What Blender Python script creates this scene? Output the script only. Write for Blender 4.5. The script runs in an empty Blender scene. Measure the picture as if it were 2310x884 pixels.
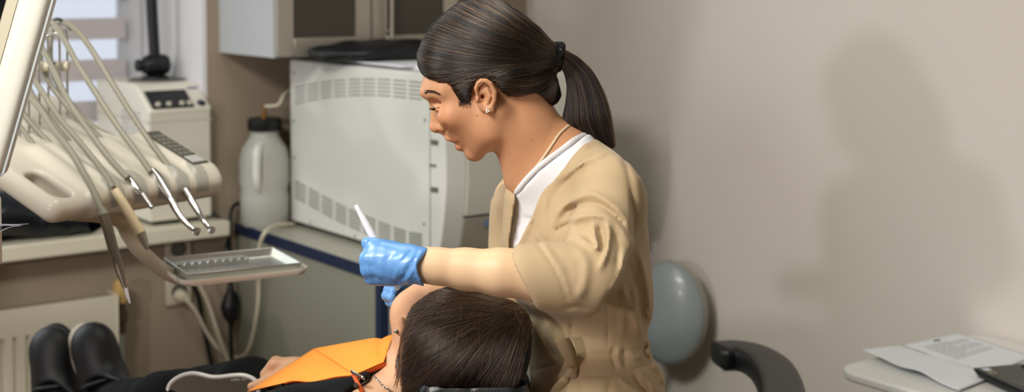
import bpy, math, random
import numpy as np
from mathutils import Vector, Matrix

random.seed(7)
rng = np.random.default_rng(7)
scn = bpy.context.scene
COL = scn.collection

# ------------------------------------------------------------------ camera
FPX, CX, CY, PITCH, CAMH = 3150.0, 1155.0, 108.0, math.radians(3.0), 1.6
FW = np.array([0, math.cos(PITCH), -math.sin(PITCH)])
UP = np.array([0, math.sin(PITCH), math.cos(PITCH)])
RT = np.array([1.0, 0, 0])
OC = np.array([0, 0, CAMH])
cam_data = bpy.data.cameras.new('camera')
cam = bpy.data.objects.new('camera', cam_data)
COL.objects.link(cam)
cam.location = (0, 0, CAMH)
cam.rotation_euler = (math.radians(90) - PITCH, 0, 0)
cam_data.sensor_width = 36.0
cam_data.lens = 36.0 * FPX / 2310.0
cam_data.shift_y = -(442.0 - CY) / 2310.0
cam_data.clip_start = 0.05
cam_data.dof.use_dof = True
cam_data.dof.focus_distance = 2.08
cam_data.dof.aperture_fstop = 3.6
scn.camera = cam

# ------------------------------------------------------------------ exposure, world, lights
scn.view_settings.view_transform = 'Standard'
scn.view_settings.look = 'None'
scn.view_settings.exposure = 0.0
scn.view_settings.gamma = 1.0
scn.view_settings.use_curve_mapping = False
scn.cycles.use_denoising = True
scn.cycles.max_bounces = 8
scn.cycles.caustics_reflective = False
scn.cycles.caustics_refractive = False

world = bpy.data.worlds.new('world')
scn.world = world
world.use_nodes = True
wb = world.node_tree.nodes['Background']
wb.inputs[0].default_value = (0.80, 0.86, 1.0, 1)
wb.inputs[1].default_value = 1.1


def area(name, loc, target, size, power, col, sy=None):
    d = bpy.data.lights.new(name, 'AREA')
    d.energy = power
    d.color = col
    d.size = size
    if sy:
        d.shape = 'RECTANGLE'
        d.size_y = sy
    o = bpy.data.objects.new(name, d)
    COL.objects.link(o)
    o.location = loc
    o.rotation_euler = (Vector(target) - Vector(loc)).to_track_quat('-Z', 'Y').to_euler()
    return o


# working lamp behind the photographer (it throws her shadow on the right wall)
area('work_light', (-2.43, -1.43, 1.85), (0.2, 2.4, 1.15), 0.18, 44, (1.0, 0.86, 0.92))
# ceiling lamps of the surgery
area('ceiling_light', (-1.05, 0.95, 2.64), (-0.6, 1.6, 0), 0.7, 76, (1.0, 0.98, 0.90), 0.7)
area('ceiling_light', (-0.30, 2.45, 2.64), (-0.30, 2.45, 0), 0.8, 10, (1.0, 0.98, 0.90), 0.8)
# daylight: the part of the window left of the view
WINL = area('window_light', (-2.02, 3.25, 1.72), (0.3, 1.9, 1.0), 1.0, 15, (0.90, 0.97, 1.0), 1.3)

# ------------------------------------------------------------------ room frame
TH = math.radians(36.4)
AX = np.array([-math.sin(TH), math.cos(TH), 0])   # into the room depth (along the right wall)
BX = np.array([math.cos(TH), math.sin(TH), 0])    # along the back wall to the right
ZX = np.array([0, 0, 1.0])
KC = np.array([0.05, 4.795, 0])                   # corner of back wall and right wall


def W(s, t, z):
    """s metres left of the right wall, t metres in front of the back wall"""
    return KC - s * BX - t * AX + np.array([0, 0, z])


def ray(x, y):
    return FW + (x - CX) / FPX * RT - (y - CY) / FPX * UP


def onY(x, y, Y):
    d = ray(x, y)
    return OC + d * (Y / d[1])


def onz(x, y, z):
    d = ray(x, y)
    return OC + d * ((z - CAMH) / d[2])


def onpl(x, y, n, c):
    d = ray(x, y)
    return OC + d * ((c - n @ OC) / (n @ d))


def ont(x, y, t):
    return onpl(x, y, AX, KC @ AX - t)


def ons(x, y, s):
    return onpl(x, y, BX, KC @ BX - s)


def proj(P):
    q = P - OC
    d = q @ FW
    return CX + FPX * (q @ RT) / d, CY - FPX * (q @ UP) / d


# ------------------------------------------------------------------ materials
def lin(c):
    out = []
    for v in c[:3]:
        v = v / 255.0
        out.append(v / 12.92 if v <= 0.04045 else ((v + 0.055) / 1.055) ** 2.4)
    return (*out, 1.0)


def mat(name, col, rough=0.5, metal=0.0, noise=0.0, nscale=30.0, bump=0.0, bscale=200.0, spec=0.5,
        trans=0.0, ior=1.45, sss=0.0, coat=0.0, sheen=0.0, attr=None, alpha=1.0, emit=0.0):
    m = bpy.data.materials.new(name)
    m.use_nodes = True
    nt = m.node_tree
    b = nt.nodes['Principled BSDF']
    c = lin(col)
    b.inputs['Base Color'].default_value = c
    b.inputs['Roughness'].default_value = rough
    b.inputs['Metallic'].default_value = metal
    b.inputs['Specular IOR Level'].default_value = spec
    b.inputs['IOR'].default_value = ior
    b.inputs['Transmission Weight'].default_value = trans
    b.inputs['Coat Weight'].default_value = coat
    b.inputs['Sheen Weight'].default_value = sheen
    b.inputs['Alpha'].default_value = alpha
    if sss:
        b.inputs['Subsurface Weight'].default_value = sss
        b.inputs['Subsurface Radius'].default_value = (0.012, 0.004, 0.002)
        b.inputs['Subsurface Scale'].default_value = 1.0
    if emit:
        b.inputs['Emission Color'].default_value = c
        b.inputs['Emission Strength'].default_value = emit
    src = None
    tc = nt.nodes.new('ShaderNodeTexCoord')
    if attr:
        a = nt.nodes.new('ShaderNodeAttribute')
        a.attribute_name = attr
        src = a.outputs['Color']
    if noise:
        n = nt.nodes.new('ShaderNodeTexNoise')
        n.inputs['Scale'].default_value = nscale
        n.inputs['Detail'].default_value = 5
        nt.links.new(tc.outputs['Object'], n.inputs['Vector'])
        mr = nt.nodes.new('ShaderNodeMapRange')
        mr.inputs['To Min'].default_value = 1 - noise
        mr.inputs['To Max'].default_value = 1 + noise
        nt.links.new(n.outputs['Fac'], mr.inputs['Value'])
        mx = nt.nodes.new('ShaderNodeMix')
        mx.data_type = 'RGBA'
        mx.blend_type = 'MULTIPLY'
        mx.inputs['Factor'].default_value = 1
        if src is not None:
            nt.links.new(src, mx.inputs['A'])
        else:
            mx.inputs['A'].default_value = c
        nt.links.new(mr.outputs['Result'], mx.inputs['B'])
        src = mx.outputs['Result']
    if src is not None:
        nt.links.new(src, b.inputs['Base Color'])
    if bump:
        n = nt.nodes.new('ShaderNodeTexNoise')
        n.inputs['Scale'].default_value = bscale
        n.inputs['Detail'].default_value = 4
        nt.links.new(tc.outputs['Object'], n.inputs['Vector'])
        bp = nt.nodes.new('ShaderNodeBump')
        bp.inputs['Strength'].default_value = bump
        bp.inputs['Distance'].default_value = 0.004
        nt.links.new(n.outputs['Fac'], bp.inputs['Height'])
        nt.links.new(bp.outputs['Normal'], b.inputs['Normal'])
    return m


# ------------------------------------------------------------------ mesh toolkit
class MB:
    def __init__(self):
        self.v, self.f = [], []

    def add(self, vs, fs):
        o = len(self.v)
        self.v += [tuple(map(float, p)) for p in vs]
        self.f += [tuple(i + o for i in q) for q in fs]
        return self

    def box(self, o, ex, ey, ez):
        o, ex, ey, ez = map(np.asarray, (o, ex, ey, ez))
        vs = [o, o + ex, o + ex + ey, o + ey, o + ez, o + ex + ez, o + ex + ey + ez, o + ey + ez]
        fs = [(0, 3, 2, 1), (4, 5, 6, 7), (0, 1, 5, 4), (1, 2, 6, 5), (2, 3, 7, 6), (3, 0, 4, 7)]
        if np.dot(np.cross(ex, ey), ez) < 0:
            fs = [f[::-1] for f in fs]
        return self.add(vs, fs)

    def rbox(self, s0, s1, t0, t1, z0, z1):
        """box along the room axes"""
        return self.box(W(s1, t1, z0), (s1 - s0) * BX, (t1 - t0) * AX, (z1 - z0) * ZX)

    def cbox(self, c, ax, h):
        """centre, 3 axes, half sizes"""
        c = np.asarray(c)
        e = [np.asarray(ax[i]) * h[i] for i in range(3)]
        return self.box(c - e[0] - e[1] - e[2], 2 * e[0], 2 * e[1], 2 * e[2])

    def prism(self, poly, ext):
        poly = [np.asarray(p, float) for p in poly]
        ext = np.asarray(ext, float)
        n = len(poly)
        nrm = sum((np.cross(poly[i], poly[(i + 1) % n]) for i in range(n)), np.zeros(3))
        c = sum(poly) / n
        nrm = sum((np.cross(poly[i] - c, poly[(i + 1) % n] - c) for i in range(n)), np.zeros(3))
        if nrm @ ext > 0:
            poly = poly[::-1]
        vs = poly + [p + ext for p in poly]
        fs = [tuple(range(n)), tuple(range(2 * n - 1, n - 1, -1))]
        fs += [(i, i + n, (i + 1) % n + n, (i + 1) % n) for i in range(n)]
        return self.add(vs, fs)

    def tube(self, pts, r, n=10, sub=6, flat=None):
        P = spline(pts, sub) if sub > 1 else np.asarray(pts, float)
        m = len(P)
        if np.isscalar(r):
            R = np.full(m, r)
        else:
            R = np.interp(np.linspace(0, 1, m), np.linspace(0, 1, len(r)), r)
        T = np.gradient(P, axis=0)
        T /= np.linalg.norm(T, axis=1)[:, None] + 1e-12
        a = np.array([0, 0, 1.0]) if abs(T[0][2]) < 0.9 else np.array([1.0, 0, 0])
        u = np.cross(T[0], a)
        u /= np.linalg.norm(u)
        vs = []
        for i in range(m):
            u = u - (u @ T[i]) * T[i]
            u /= np.linalg.norm(u)
            w = np.cross(T[i], u)
            for k in range(n):
                an = 2 * math.pi * k / n
                vs.append(P[i] + R[i] * (math.cos(an) * u + math.sin(an) * w))
        fs = []
        for i in range(m - 1):
            for k in range(n):
                k2 = (k + 1) % n
                fs.append((i * n + k, i * n + k2, (i + 1) * n + k2, (i + 1) * n + k))
        fs.append(tuple(range(n - 1, -1, -1)))
        fs.append(tuple((m - 1) * n + k for k in range(n)))
        return self.add(vs, fs)

    def lathe(self, c, axis, prof, n=28):
        """prof: list of (radius, height along the axis)"""
        c = np.asarray(c, float)
        ax = np.asarray(axis, float)
        ax = ax / np.linalg.norm(ax)
        a = np.array([0, 0, 1.0]) if abs(ax[2]) < 0.9 else np.array([1.0, 0, 0])
        u = np.cross(a, ax)
        u /= np.linalg.norm(u)
        w = np.cross(ax, u)
        vs, fs = [], []
        for r, h in prof:
            for k in range(n):
                an = 2 * math.pi * k / n
                vs.append(c + ax * h + r * (math.cos(an) * u + math.sin(an) * w))
        for i in range(len(prof) - 1):
            for k in range(n):
                k2 = (k + 1) % n
                fs.append((i * n + k, i * n + k2, (i + 1) * n + k2, (i + 1) * n + k))
        fs.append(tuple(range(n - 1, -1, -1)))
        fs.append(tuple((len(prof) - 1) * n + k for k in range(n)))
        return self.add(vs, fs)

    def ball(self, c, r, n=14, sc=(1, 1, 1)):
        vs, fs = [], []
        c = np.asarray(c, float)
        m = n // 2
        for i in range(m + 1):
            ph = math.pi * i / m
            for k in range(n):
                an = 2 * math.pi * k / n
                vs.append(c + r * np.array([math.sin(ph) * math.cos(an) * sc[0], math.sin(ph) * math.sin(an) * sc[1], math.cos(ph) * sc[2]]))
        for i in range(m):
            for k in range(n):
                k2 = (k + 1) % n
                fs.append((i * n + k, (i + 1) * n + k, (i + 1) * n + k2, i * n + k2))
        return self.add(vs, fs)

    def grid(self, P):
        """P: (m,n,3) sheet"""
        P = np.asarray(P)
        m, n = P.shape[:2]
        fs = [(i * n + j, i * n + j + 1, (i + 1) * n + j + 1, (i + 1) * n + j) for i in range(m - 1) for j in range(n - 1)]
        return self.add(P.reshape(-1, 3), fs)


def spline(pts, sub=6):
    P = np.asarray(pts, float)
    if len(P) < 3:
        return np.array([P[0] + (P[-1] - P[0]) * t for t in np.linspace(0, 1, sub + 1)])
    Q = np.vstack([2 * P[0] - P[1], P, 2 * P[-1] - P[-2]])
    out = []
    for i in range(1, len(Q) - 2):
        p0, p1, p2, p3 = Q[i - 1], Q[i], Q[i + 1], Q[i + 2]
        for t in np.arange(sub) / sub:
            out.append(0.5 * (2 * p1 + (p2 - p0) * t + (2 * p0 - 5 * p1 + 4 * p2 - p3) * t * t + (3 * p1 - p0 - 3 * p2 + p3) * t ** 3))
    out.append(P[-1])
    return np.array(out)


def tag(o, label=None, cat=None, group=None, kind=None):
    if label:
        o['label'] = label
    if cat:
        o['category'] = cat
    if group:
        o['group'] = group
    if kind:
        o['kind'] = kind
    return o


def thing(name, loc, label, cat, group=None):
    o = bpy.data.objects.new(name, None)
    COL.objects.link(o)
    o.location = tuple(map(float, loc))
    o.empty_display_size = 0.05
    return tag(o, label, cat, group)


def wloc(o):
    l = np.array(o.location)
    while o.parent:
        o = o.parent
        l = l + np.array(o.location)
    return l


def obj(name, mb, m, parent=None, label=None, cat=None, group=None, kind=None, smooth=35, bevel=0.0, seg=2,
        solid=0.0, subsurf=0, attr=None):
    vs, fs = (mb.v, mb.f) if isinstance(mb, MB) else mb
    V = np.asarray(vs, float)
    if parent is not None and parent.type == 'EMPTY':
        org = wloc(parent)
    else:
        lo, hi = V.min(0), V.max(0)
        org = np.array([(lo[0] + hi[0]) / 2, (lo[1] + hi[1]) / 2, lo[2]])
    me = bpy.data.meshes.new(name)
    me.from_pydata((V - org).tolist(), [], fs if isinstance(fs, list) else fs.tolist())
    me.validate()
    me.materials.append(m)
    me.polygons.foreach_set('use_smooth', [True] * len(me.polygons))
    if smooth < 179:
        me.set_sharp_from_angle(angle=math.radians(smooth))
    if attr is not None:
        a = me.color_attributes.new('tint', 'FLOAT_COLOR', 'POINT')
        c = np.ones((len(V), 4), np.float32)
        c[:, :3] = attr
        a.data.foreach_set('color', c.ravel())
    o = bpy.data.objects.new(name, me)
    COL.objects.link(o)
    if parent is not None:
        o.parent = parent
        o.location = tuple(org - wloc(parent))
    else:
        o.location = tuple(org)
    if bevel:
        b = o.modifiers.new('bevel', 'BEVEL')
        b.width = bevel
        b.segments = seg
        b.limit_method = 'ANGLE'
        b.angle_limit = math.radians(40)
        b.harden_normals = False
    if solid:
        s = o.modifiers.new('solid', 'SOLIDIFY')
        s.thickness = solid
        s.offset = 0
    if subsurf:
        s = o.modifiers.new('sub', 'SUBSURF')
        s.levels = s.render_levels = subsurf
    return tag(o, label, cat, group, kind)


def dup(o, delta, parent=None):
    c = o.copy()
    COL.objects.link(c)
    if parent is not None:
        c.parent = parent
    else:
        c.location = Vector(o.location) + Vector(tuple(map(float, delta)))
    for ch in list(o.children):
        dup(ch, None, c)
    return c


# ------------------------------------------------------------------ signed distance modelling
class SDF:
    def __init__(self, lo, hi, res):
        self.lo = np.minimum(lo, hi).astype(float)
        self.hi = np.maximum(lo, hi).astype(float)
        self.res = res
        self.n = np.ceil((self.hi - self.lo) / res).astype(int) + 1
        self.D = np.full(self.n, 1.0, np.float32)
        self.ax = [self.lo[i] + res * np.arange(self.n[i]) for i in range(3)]

    def blk(self, lo, hi):
        a = np.clip(np.floor((np.asarray(lo) - self.lo) / self.res).astype(int), 0, self.n - 1)
        b = np.clip(np.ceil((np.asarray(hi) - self.lo) / self.res).astype(int) + 1, 1, self.n)
        sl = tuple(slice(int(a[i]), int(max(b[i], a[i] + 1))) for i in range(3))
        X = self.ax[0][sl[0]][:, None, None]
        Y = self.ax[1][sl[1]][None, :, None]
        Z = self.ax[2][sl[2]][None, None, :]
        return sl, X, Y, Z

    def mix(self, sl, d, k, op):
        a = self.D[sl]
        d = d.astype(np.float32)
        if op == 'u':
            if k > 0:
                h = np.clip(0.5 + 0.5 * (a - d) / k, 0, 1)
                self.D[sl] = a + (d - a) * h - k * h * (1 - h)
            else:
                self.D[sl] = np.minimum(a, d)
        elif op == 's':
            d = -d
            if k > 0:
                h = np.clip(0.5 - 0.5 * (a - d) / k, 0, 1)
                self.D[sl] = a + (d - a) * h + k * h * (1 - h)
            else:
                self.D[sl] = np.maximum(a, d)

    def rc(self, p, q, r1, r2=None, k=0.0, op='u', sq=None):
        """tapered capsule"""
        p, q = np.asarray(p, float), np.asarray(q, float)
        r2 = r1 if r2 is None else r2
        m = max(r1, r2) + max(k, .02) + 4 * self.res + .008
        sl, X, Y, Z = self.blk(np.minimum(p, q) - m, np.maximum(p, q) + m)
        b = q - p
        L = float(b @ b) + 1e-12
        t = np.clip(((X - p[0]) * b[0] + (Y - p[1]) * b[1] + (Z - p[2]) * b[2]) / L, 0, 1)
        d = np.sqrt((X - p[0] - t * b[0]) ** 2 + (Y - p[1] - t * b[1]) ** 2 + (Z - p[2] - t * b[2]) ** 2) - (r1 + (r2 - r1) * t)
        self.mix(sl, d, k, op)
        return self

    def chain(self, pts, rs, k=0.0, op='u'):
        if np.isscalar(rs):
            rs = [rs] * len(pts)
        for i in range(len(pts) - 1):
            self.rc(pts[i], pts[i + 1], rs[i], rs[i + 1], k if i == 0 else max(k * 0.5, 0.001), op)
        return self

    def ell(self, c, r, k=0.0, op='u', ax=None):
        c = np.asarray(c, float)
        r = np.asarray(r, float)
        E = np.eye(3) if ax is None else np.asarray(ax, float)
        ext = np.sqrt(((E * r[:, None]) ** 2).sum(0)) + max(k, .02) + 4 * self.res + .008
        sl, X, Y, Z = self.blk(c - ext, c + ext)
        q = [((X - c[0]) * E[i][0] + (Y - c[1]) * E[i][1] + (Z - c[2]) * E[i][2]) for i in range(3)]
        k0 = np.sqrt(sum((q[i] / r[i]) ** 2 for i in range(3)))
        k1 = np.sqrt(sum((q[i] / r[i] ** 2) ** 2 for i in range(3))) + 1e-9
        self.mix(sl, k0 * (k0 - 1) / k1, k, op)
        return self

    def box(self, c, h, rad=0.0, k=0.0, op='u', ax=None):
        c = np.asarray(c, float)
        h = np.asarray(h, float)
        E = np.eye(3) if ax is None else np.asarray(ax, float)
        ext = np.sqrt(((E * h[:, None]) ** 2).sum(0)) * 1.0 + max(k, .02) + 4 * self.res + .008 + np.abs(E * h[:, None]).sum(0) * 0.5
        sl, X, Y, Z = self.blk(c - ext, c + ext)
        q = [np.abs((X - c[0]) * E[i][0] + (Y - c[1]) * E[i][1] + (Z - c[2]) * E[i][2]) - (h[i] - rad) for i in range(3)]
        d = np.sqrt(sum(np.maximum(a, 0) ** 2 for a in q)) + np.minimum(np.maximum(np.maximum(q[0], q[1]), q[2]), 0) - rad
        self.mix(sl, d, k, op)
        return self

    def plane(self, p, n, k=0.0):
        """keep the side that -n points to"""
        n = np.asarray(n, float) / np.linalg.norm(n)
        sl, X, Y, Z = self.blk(self.lo, self.hi)
        d = (X - p[0]) * n[0] + (Y - p[1]) * n[1] + (Z - p[2]) * n[2]
        self.mix(sl, -d, k, 's')
        return self

    def pix(self, sl=None):
        """image position and metres per pixel for the points of a block"""
        if sl is None:
            sl = tuple(slice(0, int(self.n[i])) for i in range(3))
        X = self.ax[0][sl[0]][:, None, None]
        Y = self.ax[1][sl[1]][None, :, None]
        Z = self.ax[2][sl[2]][None, None, :] - CAMH
        dep = Y * FW[1] + Z * FW[2]
        u = CX + FPX * X / dep
        v = CY - FPX * (Y * UP[1] + Z * UP[2]) / dep
        return u, v, dep / FPX, Y

    def poly(self, pts, k=0.0, op='i', y0=-9, y1=9):
        """outline traced in the view, swept through the depth of the block"""
        u, v, mp, Y = self.pix()
        u, v = np.broadcast_arrays(u, v)
        u = u.astype(np.float32)
        v = v.astype(np.float32)
        P = np.asarray(pts, np.float32)
        n = len(P)
        d = np.full(u.shape, 1e9, np.float32)
        ins = np.zeros(u.shape, bool)
        for i in range(n):
            a, b = P[i], P[(i + 1) % n]
            e = b - a
            L = float(e @ e) + 1e-9
            t = np.clip(((u - a[0]) * e[0] + (v - a[1]) * e[1]) / L, 0, 1)
            d = np.minimum(d, (u - a[0] - t * e[0]) ** 2 + (v - a[1] - t * e[1]) ** 2)
            if a[1] != b[1]:
                c = ((a[1] > v) != (b[1] > v)) & (u < (b[0] - a[0]) * (v - a[1]) / (b[1] - a[1]) + a[0])
                ins ^= c
        d = np.sqrt(d) * mp
        d = np.where(ins, -d, d)
        d = np.maximum(d, np.maximum(y0 - Y, Y - y1))
        sl = tuple(slice(0, int(self.n[i])) for i in range(3))
        if op == 'i':
            self.mix(sl, -d, k, 's')
        else:
            self.mix(sl, d, k, op)
        return self

    def fold(self, pts, wid, amp, y0=-9, y1=9):
        """raised (amp>0) or sunk fold along a line traced in the view"""
        P = spline([(p[0], p[1], 0) for p in pts], 5)[:, :2] if len(pts) > 2 else np.asarray(pts, float)
        cs = []
        for p in (P.min(0) - 3 * wid, P.max(0) + 3 * wid):
            for Yd in (self.lo[1], self.hi[1]):
                cs.append(onY(p[0], p[1], Yd))
        cs = np.array(cs)
        sl, X, Yb, Z = self.blk(cs.min(0) - 0.01, cs.max(0) + 0.01)
        u, v, mp, Y = self.pix(sl)
        d2 = None
        n = len(P)
        best = None
        for i in range(n - 1):
            a, b = P[i], P[i + 1]
            e = b - a
            t = np.clip(((u - a[0]) * e[0] + (v - a[1]) * e[1]) / (float(e @ e) + 1e-9), 0, 1)
            q = (u - a[0] - t * e[0]) ** 2 + (v - a[1] - t * e[1]) ** 2
            s = (i + t) / (n - 1)
            if d2 is None:
                d2, best = q, s
            else:
                m = q < d2
                d2 = np.where(m, q, d2)
                best = np.where(m, s, best)
        g = np.exp(-d2 / (wid * wid)) * np.clip(np.minimum(best, 1 - best) * 5 + 0.15, 0, 1)
        g = np.where((Y > y0) & (Y < y1), g, 0)
        self.D[sl] -= (amp * g).astype(np.float32)
        return self

    def noise(self, f):
        sl, X, Y, Z = self.blk(self.lo, self.hi)
        self.D[sl] += f(X, Y, Z).astype(np.float32)
        return self

    def at(self, P):
        q = (np.asarray(P) - self.lo) / self.res
        i = np.clip(np.floor(q).astype(int), 0, self.n - 2)
        f = np.clip(q - i, 0, 1)
        D = self.D
        x, y, z = i[..., 0], i[..., 1], i[..., 2]
        r = 0
        for a in (0, 1):
            for b in (0, 1):
                for c in (0, 1):
                    w = (f[..., 0] if a else 1 - f[..., 0]) * (f[..., 1] if b else 1 - f[..., 1]) * (f[..., 2] if c else 1 - f[..., 2])
                    r = r + w * D[x + a, y + b, z + c]
        return r

    def hit(self, x, y, off=0.0):
        """first point of the surface seen along the view ray"""
        d = ray(x, y)
        ys = np.arange(self.lo[1], self.hi[1], self.res * 0.5)
        P = OC + d[None, :] * (ys / d[1])[:, None]
        ok = np.all((P > self.lo) & (P < self.hi), axis=1)
        v = np.where(ok, self.at(P), 1.0)
        j = np.where(v < off)[0]
        if len(j) == 0:
            j = [int(np.argmin(v))]
        return P[j[0]]

    def push(self, P, off, it=6):
        """move points onto the offset surface"""
        P = np.array(P, float)
        h = self.res
        for _ in range(it):
            d = self.at(P) - off
            G = np.stack([self.at(P + np.eye(3)[i] * h) - self.at(P - np.eye(3)[i] * h) for i in range(3)], -1)
            G /= np.linalg.norm(G, axis=-1, keepdims=True) + 1e-6
            P -= np.clip(d, -0.01, 0.01)[..., None] * G
        return P

    def mesh(self, smooth=2):
        D = self.D
        s = D < 0
        c = s[:-1, :-1, :-1].astype(np.int8)
        tot = np.zeros(c.shape, np.int8)
        for a in (0, 1):
            for b in (0, 1):
                for e in (0, 1):
                    tot += s[a:a + c.shape[0], b:b + c.shape[1], e:e + c.shape[2]]
        act = (tot > 0) & (tot < 8)
        idx = -np.ones(c.shape, np.int64)
        I = np.argwhere(act)
        idx[act] = np.arange(len(I))
        acc = np.zeros((len(I), 3))
        cnt = np.zeros(len(I))
        co = [(a, b, e) for a in (0, 1) for b in (0, 1) for e in (0, 1)]
        for p in co:
            for axn in range(3):
                if p[axn] == 0:
                    q = list(p)
                    q[axn] = 1
                    d0 = D[I[:, 0] + p[0], I[:, 1] + p[1], I[:, 2] + p[2]]
                    d1 = D[I[:, 0] + q[0], I[:, 1] + q[1], I[:, 2] + q[2]]
                    m = (d0 < 0) != (d1 < 0)
                    t = np.where(m, d0 / np.where(m, d0 - d1, 1), 0)
                    pt = np.tile(np.array(p, float), (len(I), 1))
                    pt[:, axn] += t
                    acc[m] += pt[m]
                    cnt[m] += 1
        V = self.lo + self.res * (I + acc / cnt[:, None])
        quads = []
        for axn in range(3):
            o1, o2 = [(1, 2), (2, 0), (0, 1)][axn]
            sh = [slice(None)] * 3
            s0 = s
            a0 = np.take(s0, range(s.shape[axn] - 1), axn)
            a1 = np.take(s0, range(1, s.shape[axn]), axn)
            ch = a0 != a1
            E = np.argwhere(ch)
            ok = (E[:, o1] > 0) & (E[:, o2] > 0) & (E[:, o1] < c.shape[o1]) & (E[:, o2] < c.shape[o2])
            E = E[ok]
            fl = a0[E[:, 0], E[:, 1], E[:, 2]]

            def cell(d1, d2):
                q = E.copy()
                q[:, o1] -= d1
                q[:, o2] -= d2
                return idx[q[:, 0], q[:, 1], q[:, 2]]
            Q = np.stack([cell(1, 1), cell(0, 1), cell(0, 0), cell(1, 0)], 1)
            Q[~fl] = Q[~fl][:, ::-1]
            quads.append(Q)
        Q = np.vstack(quads)
        Q = Q[(Q >= 0).all(1)]
        for _ in range(smooth):
            S = np.zeros_like(V)
            N = np.zeros(len(V))
            for i in range(4):
                a, b = Q[:, i], Q[:, (i + 1) % 4]
                np.add.at(S, a, V[b])
                np.add.at(S, b, V[a])
                np.add.at(N, a, 1)
                np.add.at(N, b, 1)
            V = V * 0.4 + 0.6 * S / np.maximum(N, 1)[:, None]
        return V, Q


def islands_keep_big(V, Q, frac=0.02):
    n = len(V)
    par = np.arange(n)
    for _ in range(200):
        m = par[Q].min(1)
        new = par.copy()
        for i in range(4):
            np.minimum.at(new, Q[:, i], m)
        new = new[new]
        if (new == par).all():
            break
        par = new
    u, c = np.unique(par, return_counts=True)
    keep = np.isin(par, u[c > frac * n])
    Q = Q[keep[Q].all(1)]
    mp = -np.ones(n, int)
    mp[keep] = np.arange(keep.sum())
    return V[keep], mp[Q]


def strands(name, P, rad, m, parent, tip=0.3):
    """P: (count, points, 3) hair strands as one curves object"""
    cnt, n = P.shape[:2]
    hc = bpy.data.hair_curves.new(name)
    hc.add_curves([n] * cnt)
    org = wloc(parent)
    hc.attributes['position'].data.foreach_set('vector', (P.reshape(-1, 3) - org).astype(np.float32).ravel())
    r = hc.attributes.get('radius') or hc.attributes.new('radius', 'FLOAT', 'POINT')
    prof = np.interp(np.linspace(0, 1, n), [0, 0.08, 0.7, 1], [0.5, 1, 1, tip])
    r.data.foreach_set('value', np.tile(prof * rad, cnt).astype(np.float32))
    hc.materials.append(m)
    o = bpy.data.objects.new(name, hc)
    COL.objects.link(o)
    o.parent = parent
    return o
# ================================================================== room shell
M = {}
M['wall'] = mat('wall_paint', (218, 212, 203), 0.75, noise=0.02, nscale=3, bump=0.05, bscale=260)
M['wall_shaded'] = mat('wall_paint_shaded', (156, 142, 122), 0.75, noise=0.03, nscale=3, bump=0.05, bscale=260)  # wall paint darkened, the back wall's low light put into the colour
M['reveal'] = mat('reveal_paint', (222, 222, 224), 0.6, noise=0.02, nscale=4)
M['ceil'] = mat('ceiling_paint', (225, 220, 212), 0.8, noise=0.01)
M['floor'] = mat('floor_vinyl', (112, 100, 86), 0.45, noise=0.08, nscale=6)
M['white'] = mat('white_plastic', (224, 220, 206), 0.35, noise=0.015, nscale=8)
M['cream'] = mat('cream_plastic', (206, 200, 182), 0.3, noise=0.015, nscale=8, coat=0.2)
M['offw'] = mat('offwhite_enamel', (214, 209, 190), 0.4, noise=0.015, nscale=8)
M['panel'] = mat('autoclave_enamel', (214, 214, 208), 0.42, noise=0.015, nscale=10)
M['slot'] = mat('slot_grey', (120, 124, 116), 0.7)
M['black'] = mat('black_rubber', (14, 17, 20), 0.45)
M['blackm'] = mat('black_plastic', (18, 21, 25), 0.35, bump=0.03)
M['leather'] = mat('black_leather', (16, 18, 20), 0.36, bump=0.12, bscale=420, spec=0.5)
M['steel'] = mat('brushed_steel', (200, 202, 198), 0.36, metal=1.0, noise=0.04, nscale=60)
M['chrome'] = mat('chrome', (205, 205, 204), 0.13, metal=1.0)
M['alu'] = mat('aluminium', (178, 172, 160), 0.4, metal=0.75, noise=0.03, nscale=40)
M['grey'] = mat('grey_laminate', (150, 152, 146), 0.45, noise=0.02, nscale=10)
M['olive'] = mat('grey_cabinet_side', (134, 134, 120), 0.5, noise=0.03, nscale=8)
M['worktop'] = mat('grey_worktop', (170, 168, 155), 0.4, noise=0.04, nscale=30)
M['navy'] = mat('navy_edge', (24, 38, 66), 0.4)
M['hose'] = mat('hose_silicone', (140, 137, 122), 0.42, noise=0.02)
M['cable'] = mat('cable_cream', (206, 198, 176), 0.45)
M['paper'] = mat('paper', (228, 232, 238), 0.7)
M['glass'] = mat('clear_glass', (245, 248, 250), 0.02, trans=1.0)
M['frost'] = mat('smoked_frosted_glass', (92, 86, 74), 0.32, trans=0.55, noise=0.05, nscale=5)
M['dgrey'] = mat('dark_grey_plastic', (92, 92, 84), 0.45)
M['lgrey'] = mat('light_grey_pad', (186, 184, 172), 0.5)

SL, TF, ZC = 6.4, 6.3, 2.7           # room: left wall, front wall, ceiling
f = MB().rbox(-0.2, SL + 0.2, -0.62, TF + 0.2, -0.1, 0)
obj('floor', f, M['floor'], kind='structure')
f = MB().rbox(-0.2, SL + 0.2, -0.62, TF + 0.2, ZC, ZC + 0.1)
obj('ceiling', f, M['ceil'], kind='structure')
obj('wall_right', MB().rbox(-0.2, 0, -0.62, TF + 0.2, 0, ZC), M['wall'], kind='structure')
obj('wall_left', MB().rbox(SL, SL + 0.2, -0.62, TF + 0.2, 0, ZC), M['wall'], kind='structure')
obj('wall_front', MB().rbox(0, SL, TF, TF + 0.2, 0, ZC), M['wall'], kind='structure')
NS0, NS1, NT, NZ1, SZ = 1.177, 3.0, -0.46, 2.35, 0.885   # window niche
b = MB()
b.rbox(0, NS0, -0.62, 0, 0, ZC)
b.rbox(NS1, SL, -0.62, 0, 0, ZC)
b.rbox(NS0, NS1, -0.62, 0, 0, SZ - 0.045)
b.rbox(NS0, NS1, -0.62, 0, NZ1, ZC)
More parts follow.
